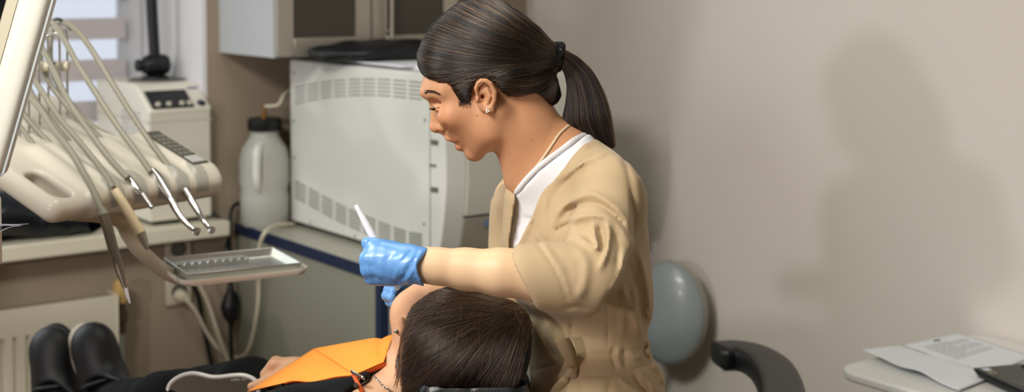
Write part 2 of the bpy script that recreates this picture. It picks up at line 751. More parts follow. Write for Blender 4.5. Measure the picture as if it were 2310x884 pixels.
obj('wall_back', b, M['wall_shaded'], kind='structure')
b = MB()
b.rbox(NS0 + 0.0005, NS0 + 0.014, NT, 0.0015, SZ, NZ1)
b.rbox(NS1 - 0.014, NS1 - 0.0005, NT, 0.0015, SZ, NZ1)
b.rbox(NS0 + 0.014, NS1 - 0.014, NT, 0.0015, NZ1 - 0.014, NZ1 - 0.0005)
obj('trim_1', b, M['reveal'], kind='structure', label='white plastered window reveal')
# window
wr = thing('window_1', W(2.08, NT - 0.04, SZ), 'white framed window behind the striped blind', 'window')
wr['kind'] = 'structure'
b = MB()
for s0, s1, z0, z1 in ((NS0 + .014, NS0 + .075, SZ, NZ1), (NS1 - .075, NS1 - .014, SZ, NZ1), (2.02, 2.12, SZ, NZ1),
                       (NS0, NS1, SZ, SZ + .07), (NS0, NS1, NZ1 - .07, NZ1)):
    b.rbox(s0, s1, NT - 0.07, NT, z0, z1)
obj('window_frame', b, mat('frame_white', (214, 217, 222), 0.4), wr, bevel=0.004)
obj('pane', MB().rbox(NS0 + .07, NS1 - .07, NT - 0.04, NT - 0.035, SZ + .06, NZ1 - .06), M['glass'], wr)
obj('trim_2', MB().rbox(1.153, NS1 + .06, NT, 0.1, SZ - 0.045, SZ), M['offw'], kind='structure', bevel=0.006,
    label='white window sill above the radiator')

# roller blind with alternating bands
bl = thing('roller_blind', W(2.1, NT + .03, SZ + 0.02), 'white day and night roller blind with wide horizontal bands in the window', 'blind')
M['band'] = mat('blind_band', (196, 190, 192), 0.8, noise=0.03, nscale=60)
M['sheer'] = mat('blind_sheer', (244, 246, 250), 0.9, alpha=0.16)
BT = NT + 0.035
zc = ont(200, 65, BT)[2]
per = ont(200, 0, BT)[2] - ont(200, 93.5, BT)[2]
b, c = MB(), MB()
S0 = 1.26
for k in range(-6, 4):
    z = zc - k * per
    if z < SZ + 0.05 or z > NZ1 - 0.05:
        continue
    b.rbox(S0, 2.95, BT, BT + 0.002, z - per * 0.255, z + per * 0.255)
c.rbox(S0, 2.95, BT - 0.006, BT - 0.0045, SZ + 0.03, NZ1 - 0.07)
obj('blind_bands', b, M['band'], bl)
obj('sheer_fabric', c, M['sheer'], bl)
obj('blind_cassette', MB().rbox(S0 - .02, 2.97, BT - 0.03, BT + 0.05, NZ1 - 0.09, NZ1 - 0.016), M['white'], bl, bevel=0.01)
obj('bottom_rail', MB().rbox(S0, 2.95, BT - 0.01, BT + 0.008, SZ + 0.005, SZ + 0.03), M['white'], bl, bevel=0.003)
p = [ons(329, -200, NS0 + .022), ons(331, 0, NS0 + .022), ons(337, 90, NS0 + .022), ons(342, 172, NS0 + .022), ons(341, 210, NS0 + .022)]
obj('pull_cord', MB().tube(p, 0.0035), mat('cord_grey', (150, 150, 146), 0.6), bl, label='grey pull cord')

# radiator under the sill
rd = thing('radiator', W(2.2, 0.08, 0.12), 'cream steel panel radiator on the wall under the window sill', 'radiator')
RS, RT0, RZ0, RZ1 = 1.497, 0.105, 0.12, 0.712
vs, fs = [], []
pitch = 0.0335
prof = []
s = RS + 0.035
while s < 3.0:
    prof += [(s, 0.0), (s + 0.005, -0.011), (s + 0.012, -0.011), (s + 0.017, 0.0)]
    s += pitch
prof = [(RS, 0.0)] + prof + [(3.02, 0.0)]
zz = [RZ0, RZ0 + .045, RZ0 + .06, RZ1 - .085, RZ1 - .07, RZ1 - 0.006]
P = np.array([[W(s_, RT0 + (d if 1 < i < 4 else (0.0 if d == 0 else 0.0)), z) for s_, d in prof] for i, z in enumerate(zz)])
b = MB().grid(P)
b.rbox(RS, 3.02, RT0 - 0.022, RT0 - 0.0125, RZ0, RZ1)
obj('front_panel', b, M['offw'], rd, smooth=25)
obj('side_cover', MB().rbox(RS - 0.004, RS + 0.001, 0.03, RT0 + 0.002, RZ0, RZ1 + 0.004), M['offw'], rd, bevel=0.002)
obj('back_panel', MB().rbox(RS, 3.02, 0.022, 0.032, RZ0, RZ1 - 0.01), M['offw'], rd)
b = MB()
for k in range(120):
    s_ = RS + 0.006 + k * 0.0125
    b.rbox(s_, s_ + 0.005, 0.035, RT0 - 0.023, RZ1 - 0.012, RZ1)
obj('top_grille', b, mat('grille_beige', (170, 160, 138), 0.5), rd)
vp = ont(272, 672, 0.07)
sv = (KC - vp) @ BX
b = MB().lathe(W(sv, 0.07, 0.685), ZX, [(0.0, 0), (0.02, 0.0), (0.022, 0.006), (0.022, 0.04), (0.019, 0.058), (0.012, 0.064), (0, 0.065)])
obj('thermostat_knob', b, mat('knob_tan', (190, 160, 104), 0.45), rd, label='tan thermostat knob')
b = MB().lathe(W(sv, 0.07, 0.60), ZX, [(0, 0), (0.013, 0), (0.013, 0.03), (0.018, 0.032), (0.018, 0.06), (0.012, 0.062), (0.012, 0.086), (0, 0.086)])
b.tube([W(sv, 0.07, 0.635), W(RS + .01, 0.07, 0.635)], 0.011)
obj('valve', b, mat('valve_brass', (96, 84, 66), 0.4, metal=0.6), rd)
obj('pipe', MB().tube([W(sv, 0.07, 0.0), W(sv, 0.07, 0.3), W(sv, 0.07, 0.61)], 0.0085), mat('pipe_grey', (165, 162, 150), 0.4), rd)

# ------------------------------------------------------------------ device on the sill
P0 = onz(338, 512, SZ)
s0 = (KC - P0) @ BX
t0 = (KC - P0) @ AX
s1 = (KC - onz(473, 494, SZ)) @ BX
zb = ont(335, 251, t0)[2]
q = ons(308, 198, s0)
t1, z1 = (KC - q) @ AX, q[2]
q = ons(203, 172, s0)
t2 = max((KC - q) @ AX, NT + 0.1)
dv = thing('sterilizer', W((s0 + s1) / 2, (t0 + t2) / 2, SZ), 'white boxy tabletop steriliser with black slanted control panel on window sill', 'steriliser')
side = [(t0, SZ + 0.012), (t0, zb - 0.012), (t0 + 0.008, zb), (t1, z1), (t1 - 0.02, z1 + 0.008), (t2, z1 + 0.008), (t2, SZ + 0.012)]
obj('body', MB().prism([W(s0, t, z) for t, z in side], (s0 - s1) * BX), M['white'], dv, bevel=0.007)
obj('foot', MB().rbox(s1 + .02, s0 - .02, t2 + .03, t0 - .02, SZ, SZ + 0.013), M['black'], dv)
pn = np.cross(BX, W(0, t1, z1) - W(0, t0, zb))
pn /= np.linalg.norm(pn)
if pn @ AX > 0:
    pn = -pn


def pan(u, v, off=0.0):
    """point of the slanted panel, u from left, v from bottom (0..1)"""
    return W(s0 + (s1 - s0) * u, t0 + 0.008 + (t1 - t0 - 0.008) * v, zb + (z1 - zb) * v) + pn * off


obj('display', MB().prism([pan(.07, .06, .0005), pan(.72, .06, .0005), pan(.72, .80, .0005), pan(.07, .80, .0005)], pn * .003), M['blackm'], dv)
for u in (0.17, 0.34, 0.545, 0.665):
    obj('knob', MB().lathe(pan(u, .2, .003), pn, [(0, 0), (0.0075, 0), (0.0085, .002), (0.007, .007), (0, .008)], 18), mat('knob_ivory', (196, 190, 176), 0.4), dv)
obj('button', MB().lathe(pan(.86, .2, .0005), pn, [(0, 0), (0.012, 0), (0.012, .004), (0.009, .007), (0, .007)], 20), mat('button_navy', (22, 30, 62), 0.35), dv, label='dark blue button')
obj('badge', MB().prism([pan(.78, .83, .0005), pan(.95, .83, .0005), pan(.95, .92, .0005), pan(.78, .92, .0005)], pn * .001), mat('badge_violet', (120, 122, 150), 0.5), dv)
b = MB()
for k in range(6):
    for j in range(2):
        ta = t0 - 0.06 - j * 0.075
        b.rbox(s0 - 0.0003, s0 + 0.0008, ta - 0.068, ta, z1 - 0.075 - k * 0.012, z1 - 0.071 - k * 0.012)
obj('side_vent', b, mat('vent_grey', (150, 152, 156), 0.6), dv)
obj('lid_recess', MB().lathe(W(s0 - 0.12, t1 - 0.14, z1 + 0.0083), ZX, [(0, 0), (0.085, 0), (0.088, 0.003), (0.08, 0.006), (0, 0.006)], 36), M['dgrey'], dv)
obj('seam', MB().rbox(s1 - .0006, s0 + .0006, t2, t0 + .0008, zb - 0.035, zb - 0.031), M['lgrey'], dv)

# black pole with a clamp standing behind it
lp = W(s0 - 0.115, t1 - 0.14, z1 + 0.0143)
pl = thing('clamp_stand', lp, 'black upright pole with thick clamp knob on the steriliser by window', 'stand')
pb = onY(305, 180, lp[1])
b = MB().lathe(lp, ZX, [(0, 0), (0.04, 0), (0.04, 0.006), (0.012, 0.012), (0.012, 0.03), (0, 0.03)])
obj('base', b, M['black'], pl)
b = MB().tube([lp + ZX * .01, lp + ZX * .3 - BX * .012, lp + ZX * .75 - BX * .02], 0.0165, 14)
obj('pole', b, M['black'], pl)
b = MB().lathe(lp + ZX * .040 - BX * .05, BX, [(0, -.01), (0.018, -.01), (0.018, .012), (0.026, .014), (0.032, .03), (0.032, .075), (0.026, .088), (0, .09)], 22)
obj('clamp_knob', b, M['black'], pl, bevel=0.002)

# black bag lying on the sill
lo, hi = W(2.5, 0.1, SZ), W(1.55, -.35, SZ + .25)
S = SDF(np.minimum(lo, hi) - .25, np.maximum(lo, hi) + .25, 0.008)


def bagpt(x, y, t=-0.02):
    return ont(x, y, t)


S.ell(bagpt(40, 488), (.16, .09, .058), 0.02)
S.ell(bagpt(120, 492), (.15, .09, .05), 0.03)
S.ell(bagpt(200, 502), (.09, .07, .035), 0.03)
S.ell(bagpt(-60, 480), (.16, .1, .07), 0.03)
S.noise(lambda X, Y, Z: 0.003 * np.sin(60 * X + 25 * Z) * np.sin(45 * Y) + 0.002 * np.sin(110 * X - 70 * Z))
S.plane((0, 0, SZ + 0.001), (0, 0, -1))
V, Q = S.mesh(2)
obj('bag', (V, Q), mat('bag_black', (20, 24, 32), 0.32, bump=0.1, bscale=60), None, 'crumpled black bag lying on the window sill under the dental unit', 'bag', smooth=180)

# ------------------------------------------------------------------ wall cabinet
CS = 1.138
CZ0, CZ1, CT = 1.371, 2.12, 0.356
smid = (KC - ont(838, 60, CT + .02)) @ BX
wc = thing('wall_cabinet', W(smid, CT / 2, CZ0), 'grey wall cabinet with two smoked glass doors hung above the steriliser', 'cabinet')
CS1 = 2 * smid - CS
b = MB()
b.rbox(CS - .018, CS, 0, CT, CZ0, CZ1)
b.rbox(CS1, CS1 + .018, 0, CT, CZ0, CZ1)
b.rbox(CS1 + .018, CS - .018, 0, CT, CZ0, CZ0 + .018)
b.rbox(CS1 + .018, CS - .018, 0, CT, CZ1 - .018, CZ1)
b.rbox(CS1 + .018, CS - .018, 0, .012, CZ0 + .018, CZ1 - .018)
b.rbox(smid - .009, smid + .009, 0.012, CT, CZ0 + .018, CZ1 - .018)
obj('carcass', b, mat('cabinet_grey', (176, 180, 182), 0.45, noise=0.01), wc)
obj('shelf', MB().rbox(CS1 + .02, CS - .02, 0.02, CT - .03, 1.74, 1.755), M['grey'], wc)
for a0, a1, hx in ((smid + .002, CS - .001, None), (CS1 + .001, smid - .002, smid - .06)):
    d = MB()
    ft, fw = CT + .022, 0.05
    d.rbox(a0, a0 + fw, CT + .002, ft, CZ0 + .004, CZ1)
    d.rbox(a1 - fw, a1, CT + .002, ft, CZ0 + .004, CZ1)
    d.rbox(a0 + fw, a1 - fw, CT + .002, ft, CZ0 + .004, CZ0 + .004 + fw)
    d.rbox(a0 + fw, a1 - fw, CT + .002, ft, CZ1 - fw, CZ1)
    dr = obj('door', d, M['alu'], wc, bevel=0.002)
    obj('glass_pane', MB().rbox(a0 + fw - .004, a1 - fw + .004, CT + .008, CT + .013, CZ0 + .05, CZ1 - fw + .004), M['frost'], dr)
    if hx:
        hp = ont(884, 60, ft + .028)
        hs = (KC - hp) @ BX
        hz = ont(884, 86, ft + .028)[2]
        h = MB().tube([W(hs, ft + .028, hz), W(hs, ft + .028, hz + .35)], 0.0055, 12)
        h.tube([W(hs, ft, hz + .02), W(hs, ft + .028, hz + .02)], 0.004)
        h.tube([W(hs, ft, hz + .33), W(hs, ft + .028, hz + .33)], 0.004)
        obj('handle', h, M['alu'], dr)
# things behind the glass
tr = thing('plastic_box', W(smid + .135, .19, CZ0 + .018), 'pale plastic box behind the smoked glass of the wall cabinet', 'box')
obj('tub', MB().prism([W(smid + .05, .1, CZ0 + .018), W(smid + .22, .1, CZ0 + .018), W(smid + .235, .08, CZ0 + .11), W(smid + .035, .08, CZ0 + .11)], -AX * .18), M['lgrey'], tr, bevel=0.006)
obj('lid', MB().rbox(smid + .03, smid + .24, .075, .285, CZ0 + .11, CZ0 + .122), M['grey'], tr, bevel=0.004)

# ------------------------------------------------------------------ base cabinet
BS1, BSL, BT1, BZ = 0.42, 1.097, 0.856, 0.86
bc = thing('base_cabinet', W(.75, .43, 0), 'low grey cabinet with dark blue edged worktop carrying the autoclave', 'cabinet')
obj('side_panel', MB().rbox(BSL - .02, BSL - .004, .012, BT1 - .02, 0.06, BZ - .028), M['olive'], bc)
obj('carcass', MB().rbox(BS1, BSL - .0205, .012, BT1 - .03, 0.06, BZ - .028), M['grey'], bc)
obj('plinth', MB().rbox(BS1 + .02, BSL - .03, .03, BT1 - .08, 0.0, 0.06), M['dgrey'], bc)
obj('worktop', MB().rbox(BS1, BSL - .003, .004, BT1 - .003, BZ - .027, BZ), M['worktop'], bc)
b = MB().rbox(BSL - .003, BSL + .001, .004, BT1, BZ - .03, BZ + .001)
b.rbox(BS1, BSL - .003, BT1 - .003, BT1 + .001, BZ - .03, BZ + .001)
obj('edge_band', b, M['navy'], bc, label='dark blue edge band')
b = MB().rbox(BSL - .022, BSL - .001, BT1 - .035, BT1 - .008, 0.06, BZ - .03)
obj('corner_post', b, M['navy'], bc, label='dark blue corner post')
for k, (a0, a1) in enumerate(((.44, .752), (.76, 1.07))):
    d = obj('door', MB().rbox(a0, a1, BT1 - .029, BT1 - .010, .08, BZ - .04), M['grey'], bc, bevel=0.003)
    obj('handle', MB().tube([W(a0 + .05, BT1 - .01, .7), W(a0 + .05, BT1 + .02, .7), W(a0 + .05, BT1 + .02, .58), W(a0 + .05, BT1 - .01, .58)], .005), M['alu'], d)

# ------------------------------------------------------------------ autoclave
AS = 0.979
AT0 = 0.146
AZ0, AZ1 = BZ + .028, 1.349
afr = ons(968, 300, AS)
AT1 = (KC - afr) @ AX
AS1 = AS - 0.50
ac = thing('autoclave', W((AS + AS1) / 2, (AT0 + AT1) / 2, BZ), 'large white autoclave with curved front and slotted side panel on the worktop', 'autoclave')
obj('body', MB().rbox(AS1, AS - .004, AT0, AT1 - .004, AZ0, AZ1 - .004), M['panel'], ac, bevel=0.006)
zbot = lambda t: AZ0 - 0.012
obj('side_panel', MB().rbox(AS - .004, AS, AT0 - .002, AT1, AZ0 - .012, AZ1), M['panel'], ac, bevel=0.002)
obj('top_cover', MB().rbox(AS1 - .003, AS - .0045, AT0, AT1, AZ1 - .004, AZ1 + .002), M['panel'], ac, bevel=0.002)
for ss, tt in ((AS - .05, AT0 + .06), (AS - .05, AT1 - .08), (AS1 + .05, AT0 + .06), (AS1 + .05, AT1 - .08)):
    obj('foot', MB().lathe(W(ss, tt, BZ), ZX, [(0, 0), (.018, 0), (.02, .028), (0, .028)], 18), M['black'], ac)


def slot(b, xa, ya, xb, yb, h):
    A_, B_ = ons(xa, ya, AS), ons(xb, yb, AS)
    C_, D_ = ons(xb, yb + h, AS), ons(xa, ya + h, AS)
    b.prism([A_ + BX * .0002, B_ + BX * .0002, C_ + BX * .0002, D_ + BX * .0002], -BX * .0009)


colx = [(605, 675), (690, 762), (778, 850), (866, 943), (962, 1040), (1055, 1138), (1155, 1240), (1260, 1345), (1365, 1452)]
topy = [577, 557, 545, 535, 527, 525, 528, 535, 545]
boty = [682, 660, 645, 637, 630, 630, 633, 643, 655]
b = MB()
cxs = [(a + c_) / 2 for a, c_ in colx]
for i, (xa, xb) in enumerate(colx):
    for r in range(5):
        f_ = lambda x: np.interp(x, cxs, topy) + (np.interp(x, cxs, boty) - np.interp(x, cxs, topy)) * r / 4
        ext = 0
        ya, yb = f_(xa), f_(xb)
        if i == 0:
            ya = yb + (f_(cxs[0]) - f_(cxs[1])) / (cxs[1] - cxs[0]) * (xb - xa)
        if i == 8:
            yb = ya + (f_(cxs[8]) - f_(cxs[7])) / (cxs[8] - cxs[7]) * (xb - xa)
        slot(b, 460 + xa / 2.947, ya / 2.947 - 1.3, 460 + xb / 2.947, yb / 2.947 - 1.3, 3.0)
obj('upper_vent', b, M['slot'], ac, label='upper arched rows of vent slots')
colx = [(500, 553), (567, 620), (632, 687), (700, 755), (768, 825), (840, 900), (915, 975), (990, 1052), (1067, 1133)]
topy = [468, 508, 543, 580, 610, 640, 672, 698, 722]
boty = [550, 588, 625, 660, 693, 722, 748, 766, 783]
b = MB()
cxs = [(a + c_) / 2 for a, c_ in colx]
for i, (xa, xb) in enumerate(colx):
    for r in range(6):
        f_ = lambda x: np.interp(x, cxs, topy) + (np.interp(x, cxs, boty) - np.interp(x, cxs, topy)) * r / 5
        ya, yb = f_(xa), f_(xb)
        if i == 0:
            ya = yb - 28
        slot(b, 440 + xa / 2.21, 200 + ya / 2.21, 440 + xb / 2.21, 200 + yb / 2.21, 3.4)
obj('lower_vent', b, M['slot'], ac, label='lower arched rows of vent slots')
for x, y in ((663, 164), (662, 273), (664, 356), (959, 271), (957, 505), (701, 502), (801, 532)):
    p = ons(x, y, AS)
    obj('screw', MB().lathe(p, -BX, [(0, -.001), (.0042, -.001), (.004, .0015), (0, .002)], 12), M['slot'], ac)
# curved front door
def arc(t):  # bulge profile over the height, u 0..1
    return t
d = MB()
n = 18
zs = np.linspace(AZ0 - .012, AZ1, n)
prof = [AT1 + .003 + 0.028 + 0.045 * math.sin(math.pi * min(1, max(0, (z - (AZ0 - .012)) / (AZ1 - AZ0 + .012)))) ** 0.8 for z in zs]
poly = [W(AS - .001, AT1 + .003, zs[0])] + [W(AS - .001, p_, z) for p_, z in zip(prof, zs)] + [W(AS - .001, AT1 + .003, zs[-1])]
obj('front_bezel', MB().prism(poly, BX * .06), M['panel'], ac, bevel=0.002)
zd = np.linspace(AZ0 + .105, AZ1 - 0.03, n)
pr2 = [np.interp(z, zs, prof) + 0.006 for z in zd]
poly = [W(AS - .061, AT1 + .003, zd[0])] + [W(AS - .061, p_, z) for p_, z in zip(pr2, zd)] + [W(AS - .061, AT1 + .003, zd[-1])]
obj('door', MB().prism(poly, BX * .43), mat('door_enamel', (190, 190, 178), 0.4), ac, bevel=0.004)
zd = np.linspace(AZ0 - .01, AZ0 + .10, 8)
pr2 = [np.interp(z, zs, prof) + 0.002 for z in zd]
poly = [W(AS - .061, AT1 + .003, zd[0])] + [W(AS - .061, p_, z) for p_, z in zip(pr2, zd)] + [W(AS - .061, AT1 + .003, zd[-1])]
obj('lower_fascia', MB().prism(poly, BX * .43), mat('fascia_grey', (150, 146, 130), 0.45), ac, bevel=0.003)
for x, y, hh in ((981, 320, 11), (977, 372, 5), (981, 427, 11)):
    a_ = ons(x - 8, y - hh / 2, AS)
    b_ = ons(x + 7, y - hh / 2 + 2, AS)
    c_ = ons(x + 7, y + hh / 2 + 2, AS)
    d_ = ons(x - 8, y + hh / 2, AS)
    obj('latch_slot', MB().prism([a_, b_, c_, d_], -BX * .0015), M['dgrey'], ac)
bz = np.interp(0.5, [0, 1], [0, 1])
pw = ont(1105, 503, AT1 + .07)
obj('badge', MB().rbox((KC - pw) @ BX - .012, (KC - pw) @ BX + .012, AT1 + .04, AT1 + .0835, pw[2] - .006, pw[2] + .006), mat('badge_blue', (90, 110, 140), 0.4), ac)

# black bag and papers on the autoclave
lo, hi = W(.99, .62, AZ1), W(.45, .1, AZ1 + .12)
S = SDF(np.minimum(lo, hi) - .3, np.maximum(lo, hi) + .3, 0.006)
bp = lambda x, y, t=0.45: ont(x, y, t)
ZB = AZ1 + .0135
S.ell(bp(800, 118), (.13, .1, .026), .02)
S.ell(bp(880, 118), (.15, .11, .034), .03)
S.ell(bp(970, 120), (.14, .11, .036), .03)
S.ell(bp(760, 127), (.06, .05, .012), .02)
S.noise(lambda X, Y, Z: 0.0022 * np.sin(55 * X + 35 * Y) + 0.0015 * np.sin(120 * Y - 40 * X))
S.plane((0, 0, ZB), (0, 0, -1))
V, Q = islands_keep_big(*S.mesh(2))
obj('bag', (V, Q), mat('bag_charcoal', (16, 19, 23), 0.5, bump=0.1, bscale=80), None, 'flat black bag lying on top of the autoclave', 'bag', smooth=180)
pp = MB().rbox(AS - .42, AS - .06, AT1 - .30, AT1 - .06, AZ1 + .0022, AZ1 + .009)
pp.rbox(AS - .45, AS - .02, AT1 - .5, AT1 - .16, AZ1 + .009, AZ1 + .0132)
obj('paper_stack', pp, M['paper'], None, 'thin stack of papers under the black bag on the autoclave', 'papers', bevel=0.001)

# ------------------------------------------------------------------ water jug
JP = W(1.036, 0.088, BZ)
jr = .076
zt = onY(604, 290, JP[1])[2]
jg = thing('water_jug', JP, 'translucent white plastic jug with black cap beside the autoclave', 'jug')
h = zt - BZ
M['jug'] = mat('translucent_poly', (205, 206, 198), 0.35, trans=0.28, ior=1.3, sss=0.0)
outer = [(0, 0), (jr * .86, 0), (jr * .96, .01), (jr * .97, h * .30), (jr * .92, h * .38), (jr, h * .46), (jr * .99, h * .68), (jr * .88, h * .80), (jr * .62, h * .90), (jr * .55, h * .93), (jr * .55, h), (jr * .5, h)]
inner = [(r * .96, max(z, .004)) for r, z in outer[::-1][:-1]] + [(0, .004)]
obj('body', MB().lathe(JP, ZX, outer + inner, 40), M['jug'], jg, smooth=50)
obj('water', MB().lathe(JP, ZX, [(0, .006), (jr * .84, .006), (jr * .92, .014), (jr * .925, h * .29), (jr * .9, h * .325), (0, h * .325)], 36), mat('water', (196, 200, 196), 0.05, trans=0.6, ior=1.33), jg)
ZX3 = zt
cp = [(0, -.004), (jr * .64, -.004), (jr * .66, 0), (jr * .66, .026), (jr * .6, .032), (0, .032)]
obj('cap', MB().lathe(JP + ZX * h, ZX, cp, 36), M['black'], jg, label='black screw cap')
fd = -AX * .75 - BX * .66
fd /= np.linalg.norm(fd)
hb = JP + fd * jr * .9
hpts = [JP + fd * jr * .55 + ZX * h * .86, hb + fd * .012 + ZX * h * .80, hb + fd * .022 + ZX * h * .66, hb + fd * .02 + ZX * h * .5, hb + fd * .004 + ZX * h * .4]
obj('handle', MB().tube(hpts, [.011, .013, .012, .011, .009], 14), mat('jug_handle', (222, 222, 214), 0.35), jg, label='moulded handle')
top = JP + ZX * (h + .03)
b = MB().lathe(top - ZX * .002, ZX, [(0, 0), (.010, 0), (.010, .012), (.006, .014), (.006, .04), (0, .04)], 16)
obj('nozzle', b, mat('brass', (150, 110, 60), 0.35, metal=0.7), jg)
p1 = onY(628, 236, JP[1])
p2 = onY(640, 215, JP[1] + .02)
p3 = onY(656, 204, JP[1] + .06)
p4 = onY(672, 200, JP[1] + .1)
obj('tube', MB().tube([top + ZX * .035, p1, p2, p3, p4], .0055), M['cable'], jg)

# ------------------------------------------------------------------ sockets and cables
for (x, y, lb) in ((399, 560, 'upper cream wall socket just under the window sill'), (401, 655, 'lower cream wall socket with a plugged white cable')):
    p = ont(x, y, 0)
    s_ = (KC - p) @ BX
    z_ = p[2]
    k = thing('wall_socket', p, lb, 'socket', None)
    obj('plate', MB().rbox(s_ - .04, s_ + .04, 0.0, .012, z_ - .04, z_ + .04), mat('socket_plastic', (196, 188, 168), 0.4), k, bevel=0.004)
    c_ = W(s_, .012, z_)
    obj('well', MB().lathe(c_, -AX, [(0, 0.0005), (.019, 0.0005), (.021, .0), (.023, .002), (.026, .002), (.026, 0), (0, 0)][::-1][0:0] or [(0, 0), (.024, 0), (.024, .003), (.02, .003), (.019, .0012), (0, .0012)], 24), M['dgrey'], k)


def wire(name, pts, r, m, label, t=0.03, cat='cable'):
    P = [ont(x, y, (q[0] if q else t)) for x, y, *q in pts]
    return obj(name, MB().tube(P, r, 10, 8), m, None, label, cat, smooth=60)


ck = thing('power_cable', ont(405, 678, .03), 'white power cable looping from the lower socket to the autoclave', 'cable')
obj('plug', MB().lathe(ont(402, 664, .0135), -AX + BX * .3 - ZX * .25, [(0, 0), (.017, 0), (.018, .02), (.012, .035), (.006, .05), (0, .05)], 18), M['cable'], ck)
P = [ont(413, 668, .055), ont(440, 700, .06), ont(468, 752, .05), ont(495, 788, .05), ons(530, 806, BSL + .02), ons(556, 796, BSL + .022)]
P += [ons(571, 755, BSL + .02), ons(582, 690, BSL + .018), ons(584, 640, BSL + .02)]
ce = [ons(584, 600, BSL + .03), ons(587, 552, BSL + .04), ons(600, 522, BSL + .03), ons(622, 509, BSL - .03), ons(645, 506, AS + .04), ons(662, 506, AS + .005)]
pts2 = [W((KC - q_) @ BX, (KC - q_) @ AX, max(q_[2], BZ + .006) if i > 2 else q_[2]) for i, q_ in enumerate(ce)]
obj('cord', MB().tube(P + pts2, .0058, 10, 8), M['cable'], ck, smooth=60)
wire('cable', [(448, 640), (468, 680), (485, 730), (505, 790), (528, 845), (545, 900)], .0058, M['cable'], 'white cable hanging straight down under the tray', .065)
ba = thing('power_adapter', ont(519, 690, .05), 'black cable with an inline adapter hanging beside the base cabinet', 'cable')
obj('cord', MB().tube([ont(478, 480, .03), ont(500, 500, .05), ont(517, 540, .05), ont(520, 640, .05), ont(519, 690, .05), ont(521, 760, .05), ont(524, 850, .05), ont(526, 900, .05)], .0065), M['black'], ba)
obj('adapter', MB().tube([ont(521, 640, .05), ont(519, 660, .05), ont(517, 690, .05), ont(521, 715, .05), ont(521, 730, .05)], [.008, .012, .026, .022, .008], 14), M['black'], ba)
obj('coil', MB().tube([ont(524, 655, .055), ont(534, 668, .055), ont(536, 690, .055), ont(527, 712, .055)], .005), M['black'], ba)
wire('cable', [(434, 640), (447, 668), (456, 720), (468, 780), (480, 840), (484, 900)], .0065, M['black'], 'black cable running down the wall behind the white loops', .02)
bk = thing('plug_cable', ont(540, 460, .04), 'black plug and cable behind the water jug', 'cable')
obj('cord', MB().tube([ont(548, 458, .02), ont(530, 462, .035), ont(521, 480, .05), ont(519, 520, .06), ont(510, 560, .05)], .0055), M['black'], bk)
obj('plug', MB().tube([ont(566, 452, .012), ont(552, 456, .02), ont(540, 459, .03)], [.016, .018, .008], 12), M['black'], bk)

# ------------------------------------------------------------------ desk on the right
DZ = 0.74
dt0, ds1 = 1.815, 0.525
dk = thing('desk', W(.26, 2.6, 0), 'white desk with rounded corners along the right wall', 'desk')


def rpoly(s0, s1, t0, t1, r, z):
    out = []
    for cs, ct, a0 in ((s1 - r, t0 + r, 0), (s0 + r, t0 + r, 90), (s0 + r, t1 - r, 180), (s1 - r, t1 - r, 270)):
        for k in range(7):
            a = math.radians(a0 + 15 * k)
            out.append(W(cs + r * math.cos(a), ct - r * math.sin(a), z))
    return out


obj('desktop', MB().prism(rpoly(.01, ds1, dt0, 3.6, .055, DZ - .022), ZX * .022), mat('desk_white', (226, 226, 222), 0.35), dk, bevel=0.006, seg=3)
for t_ in (2.0, 3.5):
    obj('leg', MB().rbox(.05, ds1 - .06, t_ - .012, t_ + .012, 0, DZ - .022), M['white'], dk, bevel=0.003)
obj('modesty_panel', MB().rbox(.05, .068, 2.012, 3.488, .3, DZ - .022), M['white'], dk)

M['ink'] = mat('ink_grey', (192, 195, 200), 0.8)
M['inkd'] = mat('ink_dark', (60, 62, 60), 0.8)


def sheet(name, c, label, z0, lift, lines, cat='paper sheet'):
    """c: 4 corners in view pixels (a,b,c,d); lift(u,v) in metres"""
    C = [onz(x, y, z0) for x, y in c]
    n = 26

    def P(u, v, e=0.0):
        q_ = (C[0] * (1 - u) + C[1] * u) * (1 - v) + (C[3] * (1 - u) + C[2] * u) * v
        return q_ + ZX * (lift(u, v) + e)
    G = np.array([[P(u, v) for u in np.linspace(0, 1, n)] for v in np.linspace(0, 1, n)])
    r_ = thing(name, C[0] * .25 + C[1] * .25 + C[2] * .25 + C[3] * .25, label, cat, None)
    obj('page', MB().grid(G), M['paper'], r_, smooth=180, solid=0.0006)
    b_ = MB()
    bd = MB()
    for (v, ua, ub, w, dark) in lines:
        us = np.linspace(ua, ub, max(2, int((ub - ua) * 26)))
        k_ = len(us)
        L0 = [P(u, v, .0009) for u in us]
        L1 = [P(u, v + w, .0009) for u in us]
        (bd if dark else b_).add(L0 + L1, [(i, i + 1, i + 1 + k_, i + k_) for i in range(k_ - 1)])
    if b_.v:
        obj('text_lines', b_, M['ink'], r_, smooth=180)
    if bd.v:
        obj('letterhead_mark', bd, M['inkd'], r_, smooth=180)
    return r_


